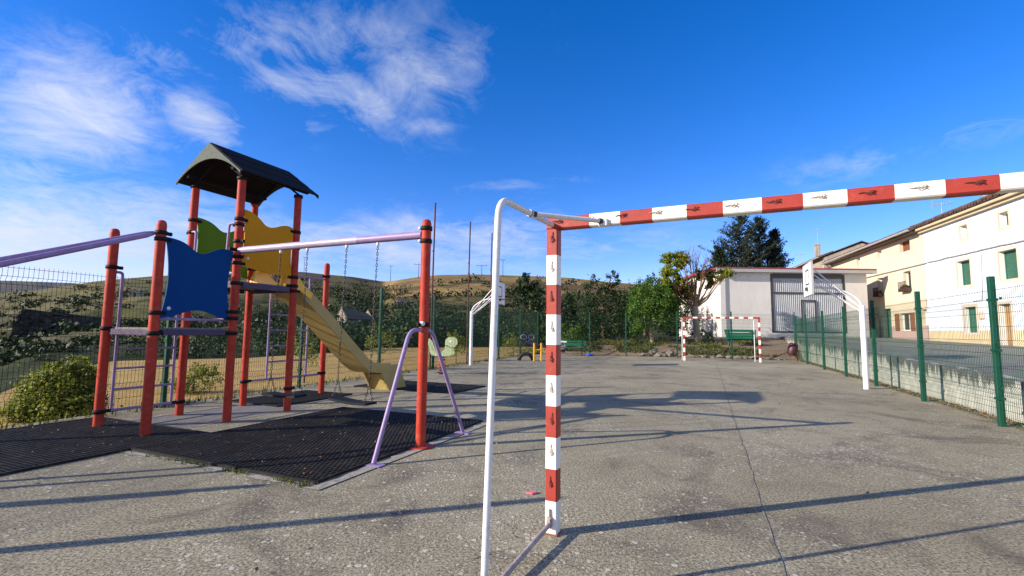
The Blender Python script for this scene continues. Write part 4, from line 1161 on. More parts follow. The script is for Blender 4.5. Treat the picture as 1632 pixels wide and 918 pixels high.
tag(mesh_obj('garden_bed', vs, fs, M['soil'], smooth=True), kind='structure')
def gz(x_, y_):
    f = (x_ - LBACK.x) / (RBACK.x - LBACK.x); return garden_z(x_, y_, LBACK.y + (RBACK.y - LBACK.y) * f + .12)
def gy(x_): return LBACK.y + (RBACK.y - LBACK.y) * (x_ - LBACK.x) / (RBACK.x - LBACK.x) + .12
bgp = P(1183, 548, 27.2); bench('green bench with a pale line of lettering, on the garden before the shed', (bgp.x, bgp.y, gz(bgp.x, bgp.y) - .03), R(-4), 1.75, True)

def rock_mesh(r, seed, flat=.7):
    m = MB(); rs = random.Random(seed); n, k = 9, 6; vs = []
    sc = [rs.uniform(.8, 1.3), rs.uniform(.7, 1.1), flat * rs.uniform(.8, 1.2)]
    for j in range(k + 1):
        th_ = math.pi * j / k
        for i in range(n):
            ph = 2 * math.pi * i / n; q = Vector((math.sin(th_) * math.cos(ph), math.sin(th_) * math.sin(ph), math.cos(th_)))
            q *= r * (1 + .62 * (vnoise(q.x * 2 + seed, q.y * 2 + q.z * 1.7, seed) - .5) * 2)
            vs.append((q.x * sc[0], q.y * sc[1], q.z * sc[2]))
    fs = [(j * n + i, (j + 1) * n + i, (j + 1) * n + (i + 1) % n, j * n + (i + 1) % n) for j in range(k) for i in range(n)]
    m.add(vs, fs); return m
rk = random.Random(4)
for i, px_ in enumerate([1024, 1033, 1041, 1050, 1058, 1068, 1083, 1100, 1112, 1121, 1134, 1147, 1160, 1172, 1187, 1199, 1222, 1236, 1247]):
    big = px_ < 1075
    p = P(px_, 568, 26); x_ = p.x; y_ = gy(x_) + rk.uniform(.25, .55); x_ = (px_ - 816) / FPX * y_
    r_ = rk.uniform(.18, .34) if big else rk.uniform(.10, .22)
    o = rock_mesh(r_, i + 2, .55).build('rock', M['stone']); o.location = (x_, y_, gz(x_, y_) + r_ * .28); o.rotation_euler = (0, 0, rk.uniform(0, 6))
    tag(o, 'pale rough stone edging the garden bed behind the far goal', 'rock', 'stones edging the garden bed')

SH = thing('shed', 'white rendered shed with red roof edge and tall grey corrugated sliding door', 'shed', (14.1, 32, .6))
sw, sh_, sd_ = 10.0, 5.05, 8.0     # width, height above local base, depth
dx0 = P(1231, 540, 32).x - 14.1; dx1 = P(1351, 540, 32).x - 14.1; dz1 = P(1290, 437, 32).z - .6; dz0 = P(1290, 531, 32).z - .6
m = MB()
def wallq(x0, x1, z0, z1, y=0): m.quad((x0, y, z0), (x1, y, z0), (x1, y, z1), (x0, y, z1))
wallq(0, dx0, -.6, sh_); wallq(dx1, sw, -.6, sh_); wallq(dx0, dx1, dz1, sh_); wallq(dx0, dx1, -.6, dz0)
for xx in (dx0, dx1): m.quad((xx, 0, dz0), (xx, .3, dz0), (xx, .3, dz1), (xx, 0, dz1))
m.quad((0, sd_, -.6), (0, 0, -.6), (0, 0, sh_), (0, sd_, sh_ - .0)); m.quad((sw, 0, -.6), (sw, sd_, -.6), (sw, sd_, sh_), (sw, 0, sh_)); m.quad((sw, sd_, -.6), (0, sd_, -.6), (0, sd_, sh_), (sw, sd_, sh_))
m.build('wall', M['w_shed'], SH)
m = MB(); m.box((.16, -.05, sh_ / 2 - .35), (.34, .10, sh_ + .5)); m.build('pilaster', M['w_shed'], SH)
m = MB(); m.prism([(-.35, -.45, sh_ + .03), (-.35, -.45, sh_ + .10), (-.35, sd_ / 2, sh_ + .16), (-.35, sd_ + .4, sh_ + .10), (-.35, sd_ + .4, sh_ + .03)], (sw + .75, 0, 0)); rf = m.build('roof', M['roof_red'], SH)
m = MB(); m.box((sw / 2 + .02, -.40, sh_ - .10), (sw + .78, .06, .22)); m.box((sw / 2 + .02, -.2, sh_ - .18), (sw + .7, .40, .05)); m.build('fascia', M['fascia'], rf)
m = MB(); N = 36; pr = []
vs = []; 
xw = (dx1 - dx0 - .36)
for i in range(N * 4 + 1):
    xx = dx0 + .18 + xw * i / (N * 4); yy = .06 + .032 * (1 if (i // 2) % 2 else -1)
    vs.append((xx, yy, dz0 + .04)); vs.append((xx, yy, dz1 - .02))
m.add(vs, [(2 * i, 2 * i + 2, 2 * i + 3, 2 * i + 1) for i in range(N * 4)])
dr = m.build('sliding_door', M['corr'], SH)
m = MB()
hzm = P(1290, 467, 32).z - .6
for xx in (dx0 + .09, dx1 - .09): m.box((xx, .05, (dz0 + dz1) / 2), (.17, .12, dz1 - dz0))
m.box(((dx0 + dx1) / 2, .04, dz1 - .13), (dx1 - dx0 - .34, .1, .32)); m.box(((dx0 + dx1) / 2, .015, hzm), (dx1 - dx0 - .34, .09, .08)); m.box(((dx0 + dx1) / 2, .04, dz0 + .06), (dx1 - dx0 - .34, .1, .10))
m.build('door_frame', M['darkmetal'], dr)
wx0, wx1 = P(1278, 500, 32).x - 14.1, P(1300, 500, 32).x - 14.1; wz1 = P(1290, 479, 32).z - .6
m = MB()
for xx in (wx0, wx1): m.box((xx, .0, (dz0 + wz1) / 2 + .06), (.07, .09, wz1 - dz0 - .12))
m.box(((wx0 + wx1) / 2, .0, wz1), (wx1 - wx0 + .07, .09, .07)); wk = m.build('wicket_door', M['darkmetal'], dr)
m = MB(); m.box((wx1 - .14, -.02, dz0 + 1.05), (.14, .03, .03)); m.build('handle', M['chrome'], wk)

# ------------------------------------------------------------------ house row across the street
FD = Vector((-.285, -1, 0)).normalized(); FN = Vector((-FD.y, FD.x, 0))   # along (towards the camera), into the house
FA = math.atan2(FD.y, FD.x)
def fac(px, py, back=0.0):
    d = ray(px, py); X0 = FX(0) + back
    t = (X0) / (d.x - .285 * d.y); q = CL + d * t; return q
class House:
    def __init__(s, name, label, px0, Lh, zb, ze, depth=8, back=0.0, group=None):
        q = fac(px0, 540, back); s.o = Vector((q.x, q.y, zb)); s.L = Lh; s.H = ze - zb; s.D = depth; s.back = back
        s.root = thing(name, label, 'house', s.o, FA, group); s.holes = []
    def pt(s, px, py):
        q = fac(px, py, s.back) - s.o; return (q.dot(FD), q.z)
    def rect(s, x0, x1, y0, y1):
        xm, ym = (x0 + x1) / 2, (y0 + y1) / 2
        a, b_ = s.pt(x0, ym)[0], s.pt(x1, ym)[0]; return [a, b_, s.pt(xm, y1)[1], s.pt(xm, y0)[1]]
    def walls(s, mats, zsplit, depth=.28):
        xs = sorted({0, s.L} | {h[0] for h in s.holes} | {h[1] for h in s.holes}); zs = sorted({-.6, s.H, zsplit} | {h[2] for h in s.holes} | {h[3] for h in s.holes})
        m = MB()
        for x0, x1 in zip(xs[:-1], xs[1:]):
            for z0, z1 in zip(zs[:-1], zs[1:]):
                xm, zm = (x0 + x1) / 2, (z0 + z1) / 2
                if any(h[0] < xm < h[1] and h[2] < zm < h[3] for h in s.holes): continue
                m.quad((x0, 0, z0), (x1, 0, z0), (x1, 0, z1), (x0, 0, z1), 1 if zm < zsplit else 0)
        for h in s.holes:
            d = depth
            m.quad((h[0], 0, h[2]), (h[0], d, h[2]), (h[0], d, h[3]), (h[0], 0, h[3]), 2); m.quad((h[1], d, h[2]), (h[1], 0, h[2]), (h[1], 0, h[3]), (h[1], d, h[3]), 2)
            m.quad((h[0], 0, h[3]), (h[0], d, h[3]), (h[1], d, h[3]), (h[1], 0, h[3]), 2); m.quad((h[0], d, h[2]), (h[0], 0, h[2]), (h[1], 0, h[2]), (h[1], d, h[2]), 2)
        L_, D_, H_ = s.L, s.D, s.H
        m.quad((0, D_, -.6), (0, 0, -.6), (0, 0, H_), (0, D_, H_)); m.quad((L_, 0, -.6), (L_, D_, -.6), (L_, D_, H_), (L_, 0, H_)); m.quad((L_, D_, -.6), (0, D_, -.6), (0, D_, H_), (L_, D_, H_))
        for x_ in (0, L_): m.add([(x_, 0, H_), (x_, D_, H_), (x_, D_ / 2, H_ + D_ * .2)], [(0, 1, 2)])
        s.wall = m.build('wall', mats, s.root)
    def roof(s, over=.5, rise=.2, style='tile', ends=.15):
        L_, D_, H_ = s.L, s.D, s.H; m = MB(); zr = H_ + D_ * rise * 1.0 + .12; th = .12
        z0 = H_ + .12 - over * rise * 2 * .5
        m.prism([(-ends, -over, z0), (-ends, D_ / 2, zr + .1), (-ends, D_ + over, z0), (-ends, D_ + over, z0 - .08), (-ends, D_ / 2, zr), (-ends, -over, z0 - .08)], (L_ + 2 * ends, 0, 0))
        sl = (zr + .1 - z0) / (D_ / 2 + over)
        n = int((L_ + 2 * ends) / .22)
        for i in range(n):
            x_ = -ends + (i + .5) * (L_ + 2 * ends) / n; jz = random.uniform(-.015, .02)
            m.tube([(x_, -over - .06 - random.uniform(0, .04), z0 + .02 + jz), (x_, .9, z0 + .02 + sl * (.9 + over))], .085, 6)
        r_ = m.build('roof', M['tile'], s.root)
        if style == 'tile':
            m = MB(); m.box((L_ / 2, -over / 2 + .02, z0 - .16), (L_ + .06, over - .12, .14)); m.box((L_ / 2, -over * .22, z0 - .30), (L_ + .04, over * .42, .14)); m.build('cornice', M['eave_y'], r_)
        else:
            m = MB(); m.box((L_ / 2, -over / 2 + .05, z0 - .12), (L_ + .06, over - .08, .06)); m.build('soffit', M['soffit'], r_)
            m = MB(); m.tube([(-.1, -over - .05, z0 - .03), (L_ + .05, -over - .05, z0 - .03)], .075, 8); m.build('gutter', M['gutter'], r_)
        s.zr = zr; return r_
    def window(s, h, kind='shutter', mat=None, trim=None, d=.24, tw=.12):
        x0, x1, z0, z1 = h; m = MB(); f = .05
        for xx in (x0 + f / 2, x1 - f / 2): m.box((xx, d, (z0 + z1) / 2), (f, .06, z1 - z0))
        for z in (z0 + f / 2, z1 - f / 2): m.box(((x0 + x1) / 2, d, z), (x1 - x0 - 2 * f, .06, f))
        if kind == 'glass': m.box(((x0 + x1) / 2, d, (z0 + z1) / 2), (.04, .05, z1 - z0 - 2 * f))
        w_ = m.build('window', M['white'] if kind == 'glass' else (mat or M['shut_g']), s.root)
        if kind == 'glass':
            m = MB(); m.box(((x0 + x1) / 2, d + .03, (z0 + z1) / 2), (x1 - x0 - .08, .012, z1 - z0 - .08)); m.build('pane', M['glass'], w_)
        elif kind == 'shutter':
            m = MB(); n = max(4, int((z1 - z0) / .075)); hh = (z1 - z0 - 2 * f) / n
            for i in range(n): m.box(((x0 + x1) / 2, d + .012, z0 + f + hh * (i + .5)), (x1 - x0 - 2 * f, .02, hh * .86))
            m.build('roller_shutter', mat or M['shut_g'], w_)
        if trim:
            m = MB()
            for xx in (x0 - tw / 2, x1 + tw / 2): m.box((xx, -.003, (z0 + z1) / 2), (tw, .03, z1 - z0 + 2 * tw))
            for z in (z0 - tw / 2, z1 + tw / 2): m.box(((x0 + x1) / 2, -.003, z), (x1 - x0, .03, tw))
            m.build('trim', trim, w_)
        return w_
    def door(s, h, mat, trim=None, d=.26, panels=True, tw=.12):
        x0, x1, z0, z1 = h; m = MB(); m.box(((x0 + x1) / 2, d, (z0 + z1) / 2), (x1 - x0, .05, z1 - z0))
        if panels:
            for zc_ in (.22, .5, .78):
                for xx in (.28, .72): m.box((x0 + (x1 - x0) * xx, d - .03, z0 + (z1 - z0) * zc_), ((x1 - x0) * .32, .02, (z1 - z0) * .22), bev=.006)
        dd = m.build('door', mat, s.root)
        m = MB(); m.lathe((x0 + (x1 - x0) * .86, d - .04, z0 + (z1 - z0) * .48), [(.002, -.03), (.03, -.02), (.03, .02), (.002, .03)], 8, axis=(0, 1, 0)); m.build('handle', M['darkmetal'], dd)
        if trim:
            m = MB()
            for xx in (x0 - tw / 2, x1 + tw / 2): m.box((xx, -.003, (z0 + z1) / 2 + tw / 2), (tw, .03, z1 - z0 + tw))
            m.box(((x0 + x1) / 2, -.003, z1 + tw / 2), (x1 - x0, .03, tw)); m.build('trim', trim, dd)
        return dd
    def antenna(s, x_, y_, z0, h):
        m = MB(); m.tube([(x_, y_, z0), (x_, y_, z0 + h)], .022, 6)
        zt = z0 + h * .93
        m.tube([(x_ - .05, y_ - .5, zt), (x_ + .05, y_ + .5, zt)], .014, 6)
        for k in range(-4, 5): m.tube([(x_ - .25, y_ + k * .12, zt + .02 * k), (x_ + .25, y_ + k * .12, zt + .02 * k)], .010, 4)
        m.tube([(x_, y_ - .45, zt - .28), (x_, y_ - .45, zt + .28)], .010, 4); m.tube([(x_, y_ + .4, zt - .2), (x_, y_ + .4, zt + .2)], .010, 4)
        m.build('antenna', M['gutter'], s.root)
    def chimney(s, x_, y_, z0, h, w_=.5, mat='w_stone'):
        m = MB(); m.box((x_, y_, z0 + h / 2), (w_, w_, h)); m.box((x_, y_, z0 + h + .04), (w_ + .12, w_ + .12, .09)); m.build('chimney', M[mat], s.root)

wz = fac(1480, 545).z; 
ez = fac(1481, 358).z
hw_ = House('house', 'white house with green shutters and an ochre plinth, nearest on the right', 1480, 15.0, wz - .02, ez - .02)
WR = {}
for k, r_ in dict(a1=(1530, 1542, 359, 380), a2=(1592, 1607.5, 338, 361), s1=(1526, 1547, 415, 455), s2=(1592.5, 1622, 398, 445), g1=(1537, 1557, 489, 530), dr=(1594, 1613, 484, 556)).items():
    WR[k] = hw_.rect(*r_)
zfl = hw_.pt(1600, 556)[1]; WR['dr'][2] = max(zfl, -.35)
hw_.holes = list(WR.values()); hw_.walls([M['w_white'], M['w_plinth'], M['reveal']], hw_.pt(1500, 527)[1])
rf = hw_.roof(.42, .2, 'tile')
for k in ('a1', 'a2'): hw_.window(WR[k], 'glass', trim=M['w_peach'], tw=.14)
for k in ('s1', 's2', 'g1'): hw_.window(WR[k], 'shutter', trim=M['w_peach'], tw=.14)
hw_.door(WR['dr'], M['door_w'], M['w_peach'])
mb_ = hw_.rect(1562, 1569, 496, 508); m = MB(); m.box(((mb_[0] + mb_[1]) / 2, -.05, (mb_[2] + mb_[3]) / 2), (mb_[1] - mb_[0], .09, mb_[3] - mb_[2]), bev=.01); m.build('meter_box', M['w_peach'], hw_.root)
mb_ = hw_.rect(1593, 1597, 473, 477); m = MB(); m.box(((mb_[0] + mb_[1]) / 2, -.012, (mb_[2] + mb_[3]) / 2), (mb_[1] - mb_[0], .022, mb_[3] - mb_[2])); m.build('number_plate', M['darkmetal'], hw_.root)
m = MB(); a, b_ = hw_.pt(1480, 418), hw_.pt(1632, 383); pts = []
for i in range(30):
    t = i / 29 * 1.7; pts.append((a[0] + (b_[0] - a[0]) * t, -.05, a[1] + (b_[1] - a[1]) * t + random.uniform(-.015, .015)))
m.tube(pts, .035, 6); e = hw_.pt(1565, 405); f = hw_.pt(1567, 478); m.tube([(e[0], -.03, e[1]), (f[0], -.03, f[1]), (f[0] - .7, -.03, f[1] - .02)], .014, 5); m.build('cable', M['gutter'], hw_.root)
q = hw_.pt(1498, 352); m = MB(); m.lathe((q[0] + 1.0, 1.6, hw_.H + .2), [(.16, 0), (.16, 1.75), (.19, 1.76), (.19, 1.8)], 10); m.build('flue', M['gutter'], hw_.root)
m = MB(); xx = q[0] + 3.2; m.lathe((xx, 1.0, hw_.H + .1), [(.10, 0), (.10, .75)], 8); m.box((xx, 1.0, hw_.H + .98), (.5, .12, .10)); m.build('vent_cowl', M['darkmetal'], hw_.root)

q0 = fac(1330, 545); q1 = fac(1480, 545); Lc = (q1 - q0).dot(FD)
hc = House('house', 'cream house with pink plinth and dark gutter, joined to the left of the white one', 1330, Lc - .02, q1.z + .0, fac(1470, 366).z + .05, 8)
CR_ = {}
for k, r_ in dict(a0=(1365, 1371, 411, 425), a1=(1398, 1405, 399, 412), a2=(1433, 1450, 383, 401), s1=(1399, 1407, 443, 473), s2=(1440, 1452, 432, 465), g1=(1408, 1421, 492, 541), g2=(1434, 1452, 499, 527), g0=(1383, 1391, 500, 538), g3=(1469, 1479, 493, 518)).items():
    CR_[k] = hc.rect(*r_)
for k in ('g1', 'g0'): CR_[k][2] = -.1
hc.holes = list(CR_.values()); hc.walls([M['w_cream'], M['w_pink'], M['w_cream']], hc.pt(1470, 519)[1])
hc.roof(.6, .2, 'soffit')
for k in ('a0', 'a1', 's1', 's2', 'g2', 'g3'): hc.window(CR_[k], 'glass')
hc.window(CR_['a2'], 'shutter', M['shut_b'])
for k in ('s1', 's2'):
    x0, x1, z0, z1 = CR_[k]; m = MB(); m.box(((x0 + x1) / 2, -.16, z0 + .12), (x1 - x0 + .1, .26, .2)); 
    for i in range(12): m.tube([(x0 - .03 + (x1 - x0 + .06) * i / 11, -.30, z0), (x0 - .03 + (x1 - x0 + .06) * i / 11, -.30, z0 + .62)], .012, 4)
    for z in (.02, .62): m.tube([(x0 - .05, -.30, z0 + z), (x1 + .05, -.30, z0 + z)], .015, 4)
    for i in range(40): m.box((random.uniform(x0, x1), -.16 + random.uniform(-.12, .12), z0 + random.uniform(.2, .4)), (.07, .07, .07), mi=1)
    m.build('flower_balcony', [M['flower'], M['L_scrub']], hc.root)
x0, x1, z0, z1 = CR_['g2']
for xx in (x0 - .26, x1 + .26):
    m = MB(); m.box((xx, -.03, (z0 + z1) / 2), (.48, .045, z1 - z0)); 
    for i in range(8): m.box((xx, -.058, z0 + (z1 - z0) * (i + .5) / 8), (.40, .012, (z1 - z0) / 11))
    m.build('shutter', M['shut_b'], hc.root)
hc.door(CR_['g1'], M['shut_g']); hc.door(CR_['g0'], M['darkmetal'], panels=False)
m = MB(); a, b_ = hc.pt(1379, 443), hc.pt(1478, 419); m.tube([(a[0] + (b_[0] - a[0]) * t, -.05, a[1] + (b_[1] - a[1]) * t) for t in np.linspace(-.3, 1, 12)], .035, 6); m.build('cable', M['gutter'], hc.root)
hc.antenna(hc.pt(1468, 350)[0] - .3, 1.2, hc.H + .3, 1.3)

hs_ = House('house', 'old stone and plaster house with chimney and antennas behind the shed roof', 1258, 14.0, 1.0, 9.55, 7.0, 2.6)
hs_.walls([M['w_stone'], M['w_stone'], M['w_stone']], 1.0); hs_.roof(.45, .2, 'soffit')
hs_.antenna(2.5, 1.0, hs_.H + .2, 2.0); hs_.antenna(11.2, .4, hs_.H + .3, 3.4); hs_.chimney(8.0, 1.3, hs_.H, 2.3)

# ------------------------------------------------------------------ vegetation
def leaf_arrays(pts, nrm, size, rs, asp=.55, flat=.0):
    """one folded four-cornered leaf per point"""
    n = len(pts); pts = np.asarray(pts)
    d = rs.normal(size=(n, 3)); d /= np.linalg.norm(d, axis=1, keepdims=True)
    nm = np.asarray(nrm) * .9 + rs.normal(size=(n, 3)) * .8; nm /= np.linalg.norm(nm, axis=1, keepdims=True) + 1e-9
    t = d - nm * np.sum(d * nm, axis=1, keepdims=True); t /= np.linalg.norm(t, axis=1, keepdims=True) + 1e-9
    b = np.cross(nm, t); s = size * rs.uniform(.6, 1.35, size=(n, 1))
    v = np.stack([pts - t * s * .5, pts + b * s * asp * .5 + nm * s * .08, pts + t * s * .5, pts - b * s * asp * .5 + nm * s * .08], axis=1).reshape(-1, 3)
    f = np.arange(4 * n).reshape(-1, 4); return v, f
def fast_mesh(name, v, f, mat, parent=None, loc=None):
    me = bpy.data.meshes.new(name); n = len(f)
    me.vertices.add(len(v)); me.vertices.foreach_set('co', np.asarray(v, dtype=np.float32).ravel())
    me.loops.add(4 * n); me.loops.foreach_set('vertex_index', np.asarray(f, dtype=np.int32).ravel())
    me.polygons.add(n); me.polygons.foreach_set('loop_start', np.arange(0, 4 * n, 4, dtype=np.int32))
    me.materials.append(mat); me.update(calc_edges=True); me.validate()
    o = bpy.data.objects.new(name, me); COL.objects.link(o)
    if parent: o.parent = parent
    if loc is not None: o.location = loc
    return o
def crown_points(lobes, n, rs, nclump=14, cr=.32, fill=.5):
    """lobes: (centre, radii). leaves gather in clumps spread over the lobe's outer half"""
    P_, N_, CC = [], [], []
    vol = np.array([l[1][0] * l[1][1] * l[1][2] for l in lobes]) ** .67; vol = vol / vol.sum()
    for (c, r), w_ in zip(lobes, vol):
        c, r = np.array(c), np.array(r); k = max(3, int(nclump * len(lobes) * w_)); m = int(n * w_)
        d = rs.normal(size=(k, 3)); d /= np.linalg.norm(d, axis=1, keepdims=True); rad = rs.uniform(.35, 1.0, size=(k, 1)) ** .6
        cc = c + d * rad * r; cs = rs.uniform(.6, 1.3, size=k) * cr
        idx = rs.randint(0, k, size=m)
        off = rs.normal(size=(m, 3)) * .5; p = cc[idx] + off * cs[idx][:, None] * r
        P_.append(p); nn_ = (p - c) / r; nn_ /= np.linalg.norm(nn_, axis=1, keepdims=True) + 1e-9; N_.append(nn_ * .7 + np.array([0, 0, .4])); CC.append(cc)
    return np.concatenate(P_), np.concatenate(N_), np.concatenate(CC)
def tree(name, label, cat, base, trunk_h, lobes, n, size, mat, bark='bark', tr=.12, seed=1, group=None, limbs=10, nclump=14, cr=.32, lean=(0, 0), stem_name='trunk'):
    rs = np.random.RandomState(seed); root = thing(name, label, cat, base, 0, group)
    p, nr, cc = crown_points(lobes, n, rs, nclump, cr)
    v, f = leaf_arrays(p, nr, size, rs); fast_mesh('crown', v, f, M[mat], root)
    m = MB(); top = Vector((lean[0], lean[1], trunk_h))
    pts = [Vector((0, 0, -.15)), Vector((lean[0] * .2 + .03 * tr, 0, trunk_h * .35)), Vector((lean[0] * .55, lean[1] * .5, trunk_h * .7)), top]
    m.tube(pts, [tr * 1.35, tr, tr * .85, tr * .7], 9)
    sel = rs.permutation(len(cc))[:limbs]
    for i in sel:
        e = Vector(cc[i]); s_ = top.lerp(pts[2], rs.uniform(0, .8)); mid = s_.lerp(e, .5) + Vector((0, 0, .06 * (e - s_).length)) + Vector(rs.normal(size=3) * .05 * (e - s_).length)
        m.tube([s_, mid, e], [tr * .42, tr * .24, tr * .07], 6)
    m.build(stem_name, M[bark], root); return root
def at(px, py, Y): return P(px, py, Y)
def lobe(px, py, Y, wpx, hpx, base, dy=0, ry=None):
    c = P(px, py, Y) - base; k = Y / FPX; return ((c.x, c.y + dy, c.z), (wpx * k, (ry if ry else wpx * k), hpx * k))

def T_at(px, Y, z): q = P(px, 560, Y); return Vector((q.x, Y, z))
# yellow-green bush behind the left fence, and the smaller one beside the tower
b = T_at(88, 7.7, FIELDZ)
tree('bush', 'large yellow-green bush behind the fence at the left edge', 'bush', b, .5, [lobe(90, 630, 7.7, 48, 44, b), lobe(130, 604, 7.8, 24, 30, b), lobe(45, 650, 7.5, 34, 26, b), lobe(112, 650, 7.6, 44, 28, b), lobe(75, 600, 7.8, 20, 22, b), lobe(128, 584, 7.9, 16, 20, b), lobe(104, 592, 7.6, 14, 22, b), lobe(55, 622, 7.6, 14, 18, b), lobe(148, 612, 7.8, 12, 24, b)], 10500, .062, 'L_yg', 'bark', .03, 3, None, 16, 26, .36, stem_name='stem')
b = T_at(312, 10.6, FIELDZ)
tree('bush', 'loose yellow-green shrub seen between the red tower posts', 'bush', b, .4, [lobe(310, 612, 10.6, 34, 32, b), lobe(285, 630, 10.5, 22, 26, b), lobe(325, 590, 10.6, 20, 20, b)], 2600, .055, 'L_yg', 'bark', .025, 4, None, 14, 24, .34, stem_name='stem')
def sapling(px, Y, ytop, ybot, wpx, n, seed, label, mat='L_yg', lw=.06):
    b = T_at(px, Y, FIELDZ); h = ybot - ytop; cyy = ytop + h * .33
    tree('sapling', label, 'sapling', b, (P(px, cyy, Y).z - FIELDZ), [lobe(px, cyy + 6, Y, wpx * .55, h * .26, b), lobe(px - wpx * .2, cyy - h * .1, Y, wpx * .33, h * .2, b), lobe(px + wpx * .2, cyy + h * .05, Y, wpx * .4, h * .2, b)], n, lw, mat, 'bark', .022, seed, 'young trees planted along the field', 12, 18, .36)
sapling(487, 12.9, 512, 620, 38, 900, 11, 'leafy sapling seen through the purple climbing frame below the slide')
sapling(606, 15.5, 513, 600, 44, 800, 12, 'thin leafed sapling behind the green fence post right of the slide')
sapling(727, 20.5, 522, 588, 30, 1100, 13, 'dense sapling behind the pale green spring rider', lw=.08)
sapling(818, 27, 528, 573, 30, 900, 14, 'round headed sapling left of the yellow see-saw', lw=.09)
b = T_at(828, 28.2, FIELDZ); tree('bush', 'low weedy bush growing round the sapling by the see-saw', 'bush', b, .2, [lobe(822, 566, 28.2, 20, 9, b), lobe(845, 560, 28.2, 14, 12, b)], 900, .10, 'L_yg', 'bark', .02, 15, None, 5, stem_name='stem')

# trees and shrubs along the far end
def T2(px, Y): q = P(px, 560, Y); return Vector((q.x, Y, max(FIELDZ, gz(q.x, Y) if q.x > GX0 else FIELDZ)))
b = T2(1040, 28.6)
tree('broadleaf_tree', 'bright green rounded tree left of the pollarded tree, its trunk leaning', 'tree', b, 1.5, [lobe(1040, 492, 28.6, 36, 36, b), lobe(1020, 502, 28.3, 24, 28, b), lobe(1064, 500, 28.4, 20, 28, b), lobe(1045, 462, 28.8, 22, 18, b), lobe(1075, 480, 28.9, 14, 26, b), lobe(1030, 472, 28.4, 22, 24, b), lobe(1050, 478, 28.2, 24, 24, b)], 13500, .13, 'L_bright', 'bark_l', .10, 21, None, 16, 26, .30, (-.35, 0))
b = T2(962, 31.0)
tree('dark_tree', 'big dark spiky topped tree behind the far fence, left of the bright green one', 'tree', b, 2.5, [lobe(965, 505, 31, 46, 52, b), lobe(935, 520, 30.5, 30, 40, b), lobe(995, 515, 30.6, 32, 44, b), lobe(975, 452, 31, 16, 20, b), lobe(945, 462, 31, 16, 22, b), lobe(984, 440, 31, 9, 12, b), lobe(958, 472, 31.2, 34, 24, b)], 10500, .14, 'L_dark', 'bark', .16, 22, None, 22, 26, .30)
b = T2(1030, 35)
tree('dark_tree', 'dark narrow tree rising behind the bright green tree', 'tree', b, 3, [lobe(1036, 462, 35, 22, 24, b), lobe(1018, 475, 35, 20, 30, b), lobe(1010, 505, 35, 30, 45, b), lobe(1060, 490, 35, 34, 40, b), lobe(1037, 448, 35, 7, 14, b)], 5200, .15, 'L_dark', 'bark', .15, 23, None, 16, 24, .30)
b = T2(1090, 33.2)
tree('dark_shrub', 'dark shrub behind the pollarded trunk, against the shed side', 'shrub', b, 1.0, [lobe(1085, 520, 33, 28, 34, b), lobe(1100, 505, 33.4, 16, 30, b)], 3200, .13, 'L_dark', 'bark', .08, 24, None, 10, 22, .32)
b = T2(908, 29.2)
tree('bush', 'light green bush behind the bench with the white plate', 'bush', b, .7, [lobe(910, 540, 29.2, 18, 24, b), lobe(900, 530, 29.1, 12, 16, b), lobe(925, 548, 29.3, 14, 18, b)], 2400, .10, 'L_bright', 'bark', .04, 25, None, 10, 24, .34, stem_name='stem')
b = T2(880, 31)
tree('dark_tree', 'dark tree behind the striped near goal post, left of the light bush', 'tree', b, 1.8, [lobe(880, 515, 31, 24, 44, b), lobe(905, 490, 31.5, 18, 26, b), lobe(862, 530, 31, 18, 32, b)], 4200, .14, 'L_dark', 'bark', .12, 26, None, 14, 22, .32)
for i, (px_, py_, Y_, wx_, hy_, mt, lab) in enumerate([(955, 555, 28.3, 26, 12, 'L_dark', 'low dark shrub at the foot of the far fence beside the blue bag'), (985, 556, 28.0, 20, 12, 'L_brown', 'dry brownish shrub at the foot of the far fence'), (1020, 552, 28.2, 18, 12, 'L_scrub', 'low olive shrub below the bright green tree'), (1095, 556, 29.5, 16, 10, 'L_scrub', 'small shrub between the pollarded trunk and the far goal post'), (1127, 535, 30.5, 10, 12, 'L_bright', 'small leafy plant in a pot position against the shed corner')]):
    b = T2(px_, Y_); tree('shrub', lab.replace(' in a pot position', ''), 'shrub', b, .25, [lobe(px_, py_, Y_, wx_, hy_, b), lobe(px_ + wx_ * .5, py_ + 3, Y_, wx_ * .6, hy_ * .8, b)], 1100, .09, mt, 'bark', .02, 30 + i, None, 6, stem_name='stem')
b = tpos(846, 92); 
tree('dark_tree', 'lone dark clump of trees standing on the hillside left of the striped post', 'tree', b, 4, [lobe(838, 455, 92, 13, 16, b), lobe(856, 462, 92, 13, 20, b), lobe(826, 470, 92, 11, 14, b), lobe(846, 478, 92, 22, 14, b), lobe(840, 440, 92, 6, 9, b)], 2600, .5, 'L_dark', 'bark', .3, 36, None, 8, 20, .34)

